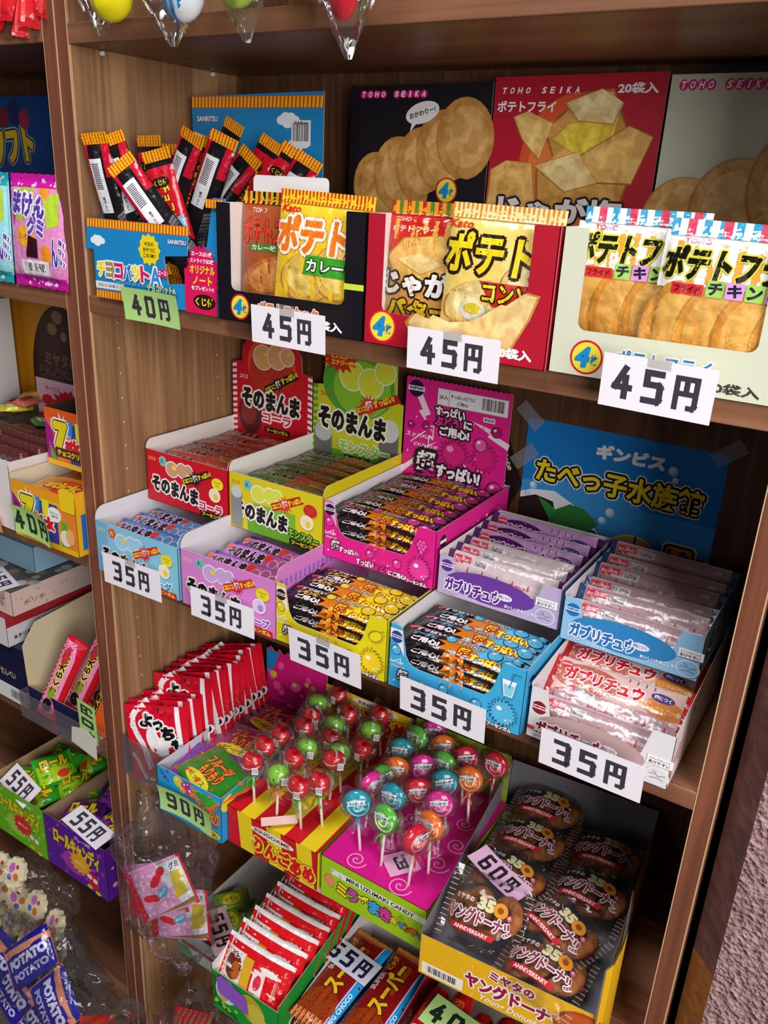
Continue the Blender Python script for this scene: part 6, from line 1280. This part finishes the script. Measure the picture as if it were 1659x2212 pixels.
carton('candy_box', 'purple roll candy carton next to the cabinet post, lower left', 'display box', (-.1945, -.02, zd), (151, 190, 107), '#5a1a96', '#a8866a', fart=rollfront('#5a1a96', '#a83aa0', 'グレープ味'), rart=ra, liner=70, group='roll candy cartons')
def rollbag(c, c2, lab, mt, pr):
    if pr: dup(pr, lab, mat=mt); return pr
    a = Art('foil'); a.poly([(-30, -24), (30, -24), (30, 0), (-30, 12)], c2); a.text('ロール', 0, 10, 46, 20, '#e8c41a', out='#3a2a10', ow=.12, bold=.08); a.ell(10, -14, 10, 7, '#d83a2a')
    return gumrow('candy_bag', lab, mt, a, 70, 56, 24, c, c, 'candy bags in the roll candy cartons', seed=33)
pg = pp = None
for i, (x, y, az, ax, z) in enumerate(((-.315, .03, .5, .3, .08), (-.262, .02, -.4, .2, .082), (-.225, .07, .9, .3, .085), (-.29, .09, .1, .5, .092), (-.24, .12, -.7, .4, .098), (-.27, .06, 1.2, .6, .106))):
    pg = rollbag('#2f9a24', '#a8c81e', ['green candy bag at the front left of the green carton', 'green candy bag at the front right of the green carton', 'green candy bag at the right wall of the green carton', 'green candy bag in the middle of the green carton', 'green candy bag at the back of the green carton', 'green candy bag on top of the green carton pile'][i], FRM(x, y, zd + z, ax, az), pg)
for i, (x, y, az, ax, z) in enumerate(((-.16, .03, .5, .3, .08), (-.1, .035, -.4, .3, .082), (-.065, .08, .9, .3, .085), (-.14, .09, .1, .5, .09), (-.09, .13, -.7, .4, .094))):
    pp = rollbag('#4a1a6a', '#8a3a9a', ['purple candy bag at the front left of the purple carton', 'purple candy bag at the front right of the purple carton', 'purple candy bag at the right wall of the purple carton', 'purple candy bag in the middle of the purple carton', 'purple candy bag at the back of the purple carton'][i], FRM(x, y, zd + z, ax, az), pp)
pricetag('55円', 'white price tag 55 lying on the purple roll candy carton', FRM(-.102, -.003, zd + .112, .15, -.12), 100, 38, '#ece2ec', dh=24)
pricetag('55円', 'white price tag 55 tucked into the green roll candy carton', FRM(-.285, .0, zd + .104, .55, -.2), 96, 40, '#ece2ec', dh=24)
# bottom: bags of biscuits and potato snacks
ze = -1.28 + .0002
r = root('biscuit_bag', 'clear bag of cream biscuits with coloured prints, lower left', 'plastic bag', (-.27, -.01, ze)); mb = MB()
pr = None
crumple((0, 0, .16), .115, .05, .135, 21).build('film', r)
rnd = random.Random(5)
for i in range(14):
    x, y, z = -.345 + .05 * (i % 4), -.045 + .02 * (i // 7), ze + .10 + .05 * (i // 4) + rnd.uniform(-.01, .01)
    mt = Matrix.Translation((x, y, z)) @ Matrix.Rotation(rnd.uniform(-.3, .3), 4, 'Z') @ Matrix.Rotation(PI / 2 - .5 + rnd.uniform(-.2, .2), 4, 'X') @ Matrix.Rotation(rnd.uniform(-.5, .5), 4, 'Z'); lb = 'cream scalloped biscuit, %s row of the lower left bag, %s from the left' % (('lowest', 'second', 'third', 'top')[i // 4], ORD[i % 4] if i % 4 else 'first')
    if pr is None:
        pr = root('cream_biscuit', lb, 'biscuit', mat=mt, group='cream biscuits in the lower left bag'); mb = MB(); n = 48
        ring = [(26 + 1.6 * math.cos(12 * 2 * PI * k / n)) for k in range(n)]; v = [(q * math.cos(2 * PI * k / n) * 1e-3, q * math.sin(2 * PI * k / n) * 1e-3, zz) for zz, s_ in ((-.004, 1), (.004, 1)) for k, q in enumerate(ring)]
        mb.add(v, [tuple(range(n))[::-1], tuple(range(n, 2 * n))] + [(k, (k + 1) % n, n + (k + 1) % n, n + k) for k in range(n)], M('#e8dcb4'))
        a = Art(); a.ell(-8, 6, 7, 9, '#d06ac0', 14); a.ell(8, -4, 7, 6, '#e0702a', 14); a.ell(4, 12, 4, 4, '#c83a4a', 10); a.ell(-6, -10, 6, 5, '#5a6ac0', 12); a.emit(mb, lambda q, w2, l=0: Vector((q * 1e-3, w2 * 1e-3, .0041 + l * EPS))); mb.build('biscuit', pr)
    else: dup(pr, lb, mat=mt)
r = root('snack_bag', 'large clear bag of blue potato snack packs, bottom left corner', 'plastic bag', (-.14, -.085, ze)); crumple((0, 0, .118), .205, .06, .115, 22).build('film', r)
kn = MB(); kn.tube([(.16, .0, .15), (.185, -.0, .185), (.2, -.005, .215), (.215, -.01, .235)], [.03, .014, .016, .03], FILMB, 16, False); kn.build('twisted_corner', r)
a = Art('foil'); a.rect(-46, -34, 92, 68, '#231c8c'); a.poly([(-46, 18), (46, 10), (46, 22), (-46, 30)], '#d88a6a'); a.text('POTATO', 0, 2, 76, 16, '#d8d4ea', bold=.08); a.text('POTATO', 0, -20, 70, 12, '#b8b0d8', bold=.06)
pr = None
for i, (x, y, z, ro) in enumerate(((-.2, -.11, .12, -.4), (-.13, -.115, .09, -.35), (-.26, -.1, .15, -.2), (-.1, -.1, .15, -.6), (-.18, -.085, .185, .9))):
    mt = Matrix.Translation((x, y, ze + z)) @ Matrix.Rotation(.1, 4, 'Z') @ Matrix.Rotation(PI / 2 - .7, 4, 'X') @ Matrix.Rotation(ro, 4, 'Z'); lb = ['blue potato snack pack with large white letters, centre of the bottom left bag', 'blue potato snack pack at the lower right of the bottom left bag', 'blue potato snack pack at the left of the bottom left bag', 'blue potato snack pack at the right of the bottom left bag', 'blue potato snack pack on top in the bottom left bag'][i]
    if pr is None: pr = gumrow('potato_snack', lb, mt, a, 96, 72, 22, '#231c8c', '#c8785a', 'potato snack packs in the bottom left bag', seed=34)
    else: dup(pr, lb, mat=mt)
for i, (x, z, c, nm) in enumerate(((-.3, .1, '#c8601a', 'orange'), (.0, .15, '#b8301e', 'red'), (-.05, .1, '#8a2a6a', 'purple'), (.02, .08, '#d8d0d4', 'white'))):
    a = Art('foil'); a.ell(0, 0, 20, 12, '#e8b070'); a.text('スナック', 0, 0, 40, 10, '#5a1a1a')
    gumrow('potato_snack', nm + ' snack pack in the bottom left bag', Matrix.Translation((x, -.1, ze + z)) @ Matrix.Rotation(PI / 2 - .7, 4, 'X') @ Matrix.Rotation(.5 * i, 4, 'Z'), a, 72, 56, 18, c, c, 'potato snack packs in the bottom left bag', seed=35 + i)
# ------------------------------------------------------------------ bags hanging over the edge of the top shelf
def topbag(lab, x, w, tip, seed):
    r = root('toy_bag', lab, 'plastic bag', (x, -.012, .3045), group='clear bags of toys on the top shelf'); mb = MB(); n = 28; v = []; f = []; rows = 14
    rnd = random.Random(seed); ph = [rnd.random() * 6 for _ in range(4)]
    for j in range(rows):
        t = j / (rows - 1); z = .11 - t * (.11 + tip); q = w / 2 * (1 if t < .55 else max(.06, 1 - (t - .55) / .45 * .92)); d = .03 * (1 if t < .5 else max(.1, 1 - (t - .5) * 1.8))
        for i in range(n):
            a_ = 2 * PI * i / n; s = 1 + .12 * math.sin(5 * a_ + ph[0] + t * 7) + .07 * math.sin(9 * a_ + ph[1] - t * 11)
            v.append((q * math.cos(a_) * s + (t > .6) * (t - .6) * .03 * math.sin(ph[2]), -.02 + d * math.sin(a_) * s - .004 * t, z))
    for j in range(rows - 1):
        for i in range(n): f.append((j * n + i, (j + 1) * n + i, (j + 1) * n + (i + 1) % n, j * n + (i + 1) % n))
    mb.add(v, f, FILMB, True); mb.build('film', r); return r
def toy(name, lab, parts, loc):
    r = root(name, lab, 'toy', loc, group='toys in the bags on the top shelf')
    for nm, c, rad, col in parts:
        mb = MB(); blob(mb, c, *rad, M(col, 'candy'), 18, 12); mb.build(nm, r)
    return r
topbag('clear bag with yellow toy hanging over the shelf edge, at the far left', .105, .105, .022, 1)
toy('toy_figure', 'yellow toy with red top inside the leftmost clear bag', [('body', (0, 0, 0), (.026, .016, .022), '#f0e01e'), ('head', (-.012, -.004, .024), (.016, .013, .02), '#d83a2a'), ('arm', (.01, -.006, .026), (.02, .012, .016), '#eab0b8')], (.11, -.034, .3155))
topbag('clear bag with blue striped toy hanging over the shelf edge', .19, .1, .034, 2)
r = toy('toy_ball', 'blue and white striped toy inside the second clear bag', [('body', (0, 0, 0), (.024, .016, .028), '#e8eef2')], (.207, -.034, .317))
for k in range(-2, 3):
    mb = MB(); n = 14; v = []; f = []
    for i in range(n + 1):
        t = PI * i / n; z, q = .0282 * math.cos(t), math.sin(t)
        for e in (-.0021, .0021):
            x_ = (k * .009 + e); w_ = max(0, 1 - (x_ / .0242) ** 2) ** .5; v.append((x_ + .012 * math.cos(t) * .3, -.0163 * q * w_ - .0002, z * max(w_, .1)))
    for i in range(n): f.append((2 * i, 2 * i + 1, 2 * i + 3, 2 * i + 2))
    mb.add(v, f, M('#1f86d0', 'candy'), True); mb.build('stripe', r)
topbag('clear bag with lime toy hanging over the shelf edge, third from left', .275, .075, .034, 3)
toy('toy_figure', 'lime green toy inside the third clear bag', [('body', (0, 0, 0), (.02, .014, .02), '#a8c83a'), ('head', (.014, -.003, .02), (.012, .01, .012), '#d8d050'), ('foot', (-.014, -.002, -.004), (.009, .008, .008), '#e06a8a')], (.272, -.034, .317))
toy('toy_ball', 'bright green ball lying between the third and fourth clear bags', [('body', (0, 0, 0), (.018, .016, .016), '#6ac02a')], (.318, -.018, .32))
topbag('clear bag with red sweets and long pointed tip, fourth from left', .386, .075, .05, 4)
toy('toy_figure', 'red toy with pink head inside the fourth clear bag', [('body', (0, 0, 0), (.014, .01, .024), '#c81a2a'), ('head', (-.006, -.003, .022), (.012, .01, .012), '#e01a5a')], (.386, -.034, .306))
pr = None
for i in range(6):
    mt = FRM(-.125 + .017 * i, .0 + .006 * (i % 2), .3245 + .008 * (i % 3), 1.2, .3 * (i - 2), .1 * i); lb = nth(i, 'red wrapped stick', 'from the left on the top shelf of the left bookcase')
    a = Art('foil'); a.rect(-9, -30, 4, 60, '#e0504a')
    if pr is None: pr = gumrow('wrapped_stick', lb, mt, a, 24, 70, 12, '#d02028', '#b81a22', 'red wrapped sticks on the left top shelf', along='y', seed=41)
    else: dup(pr, lb, mat=mt)
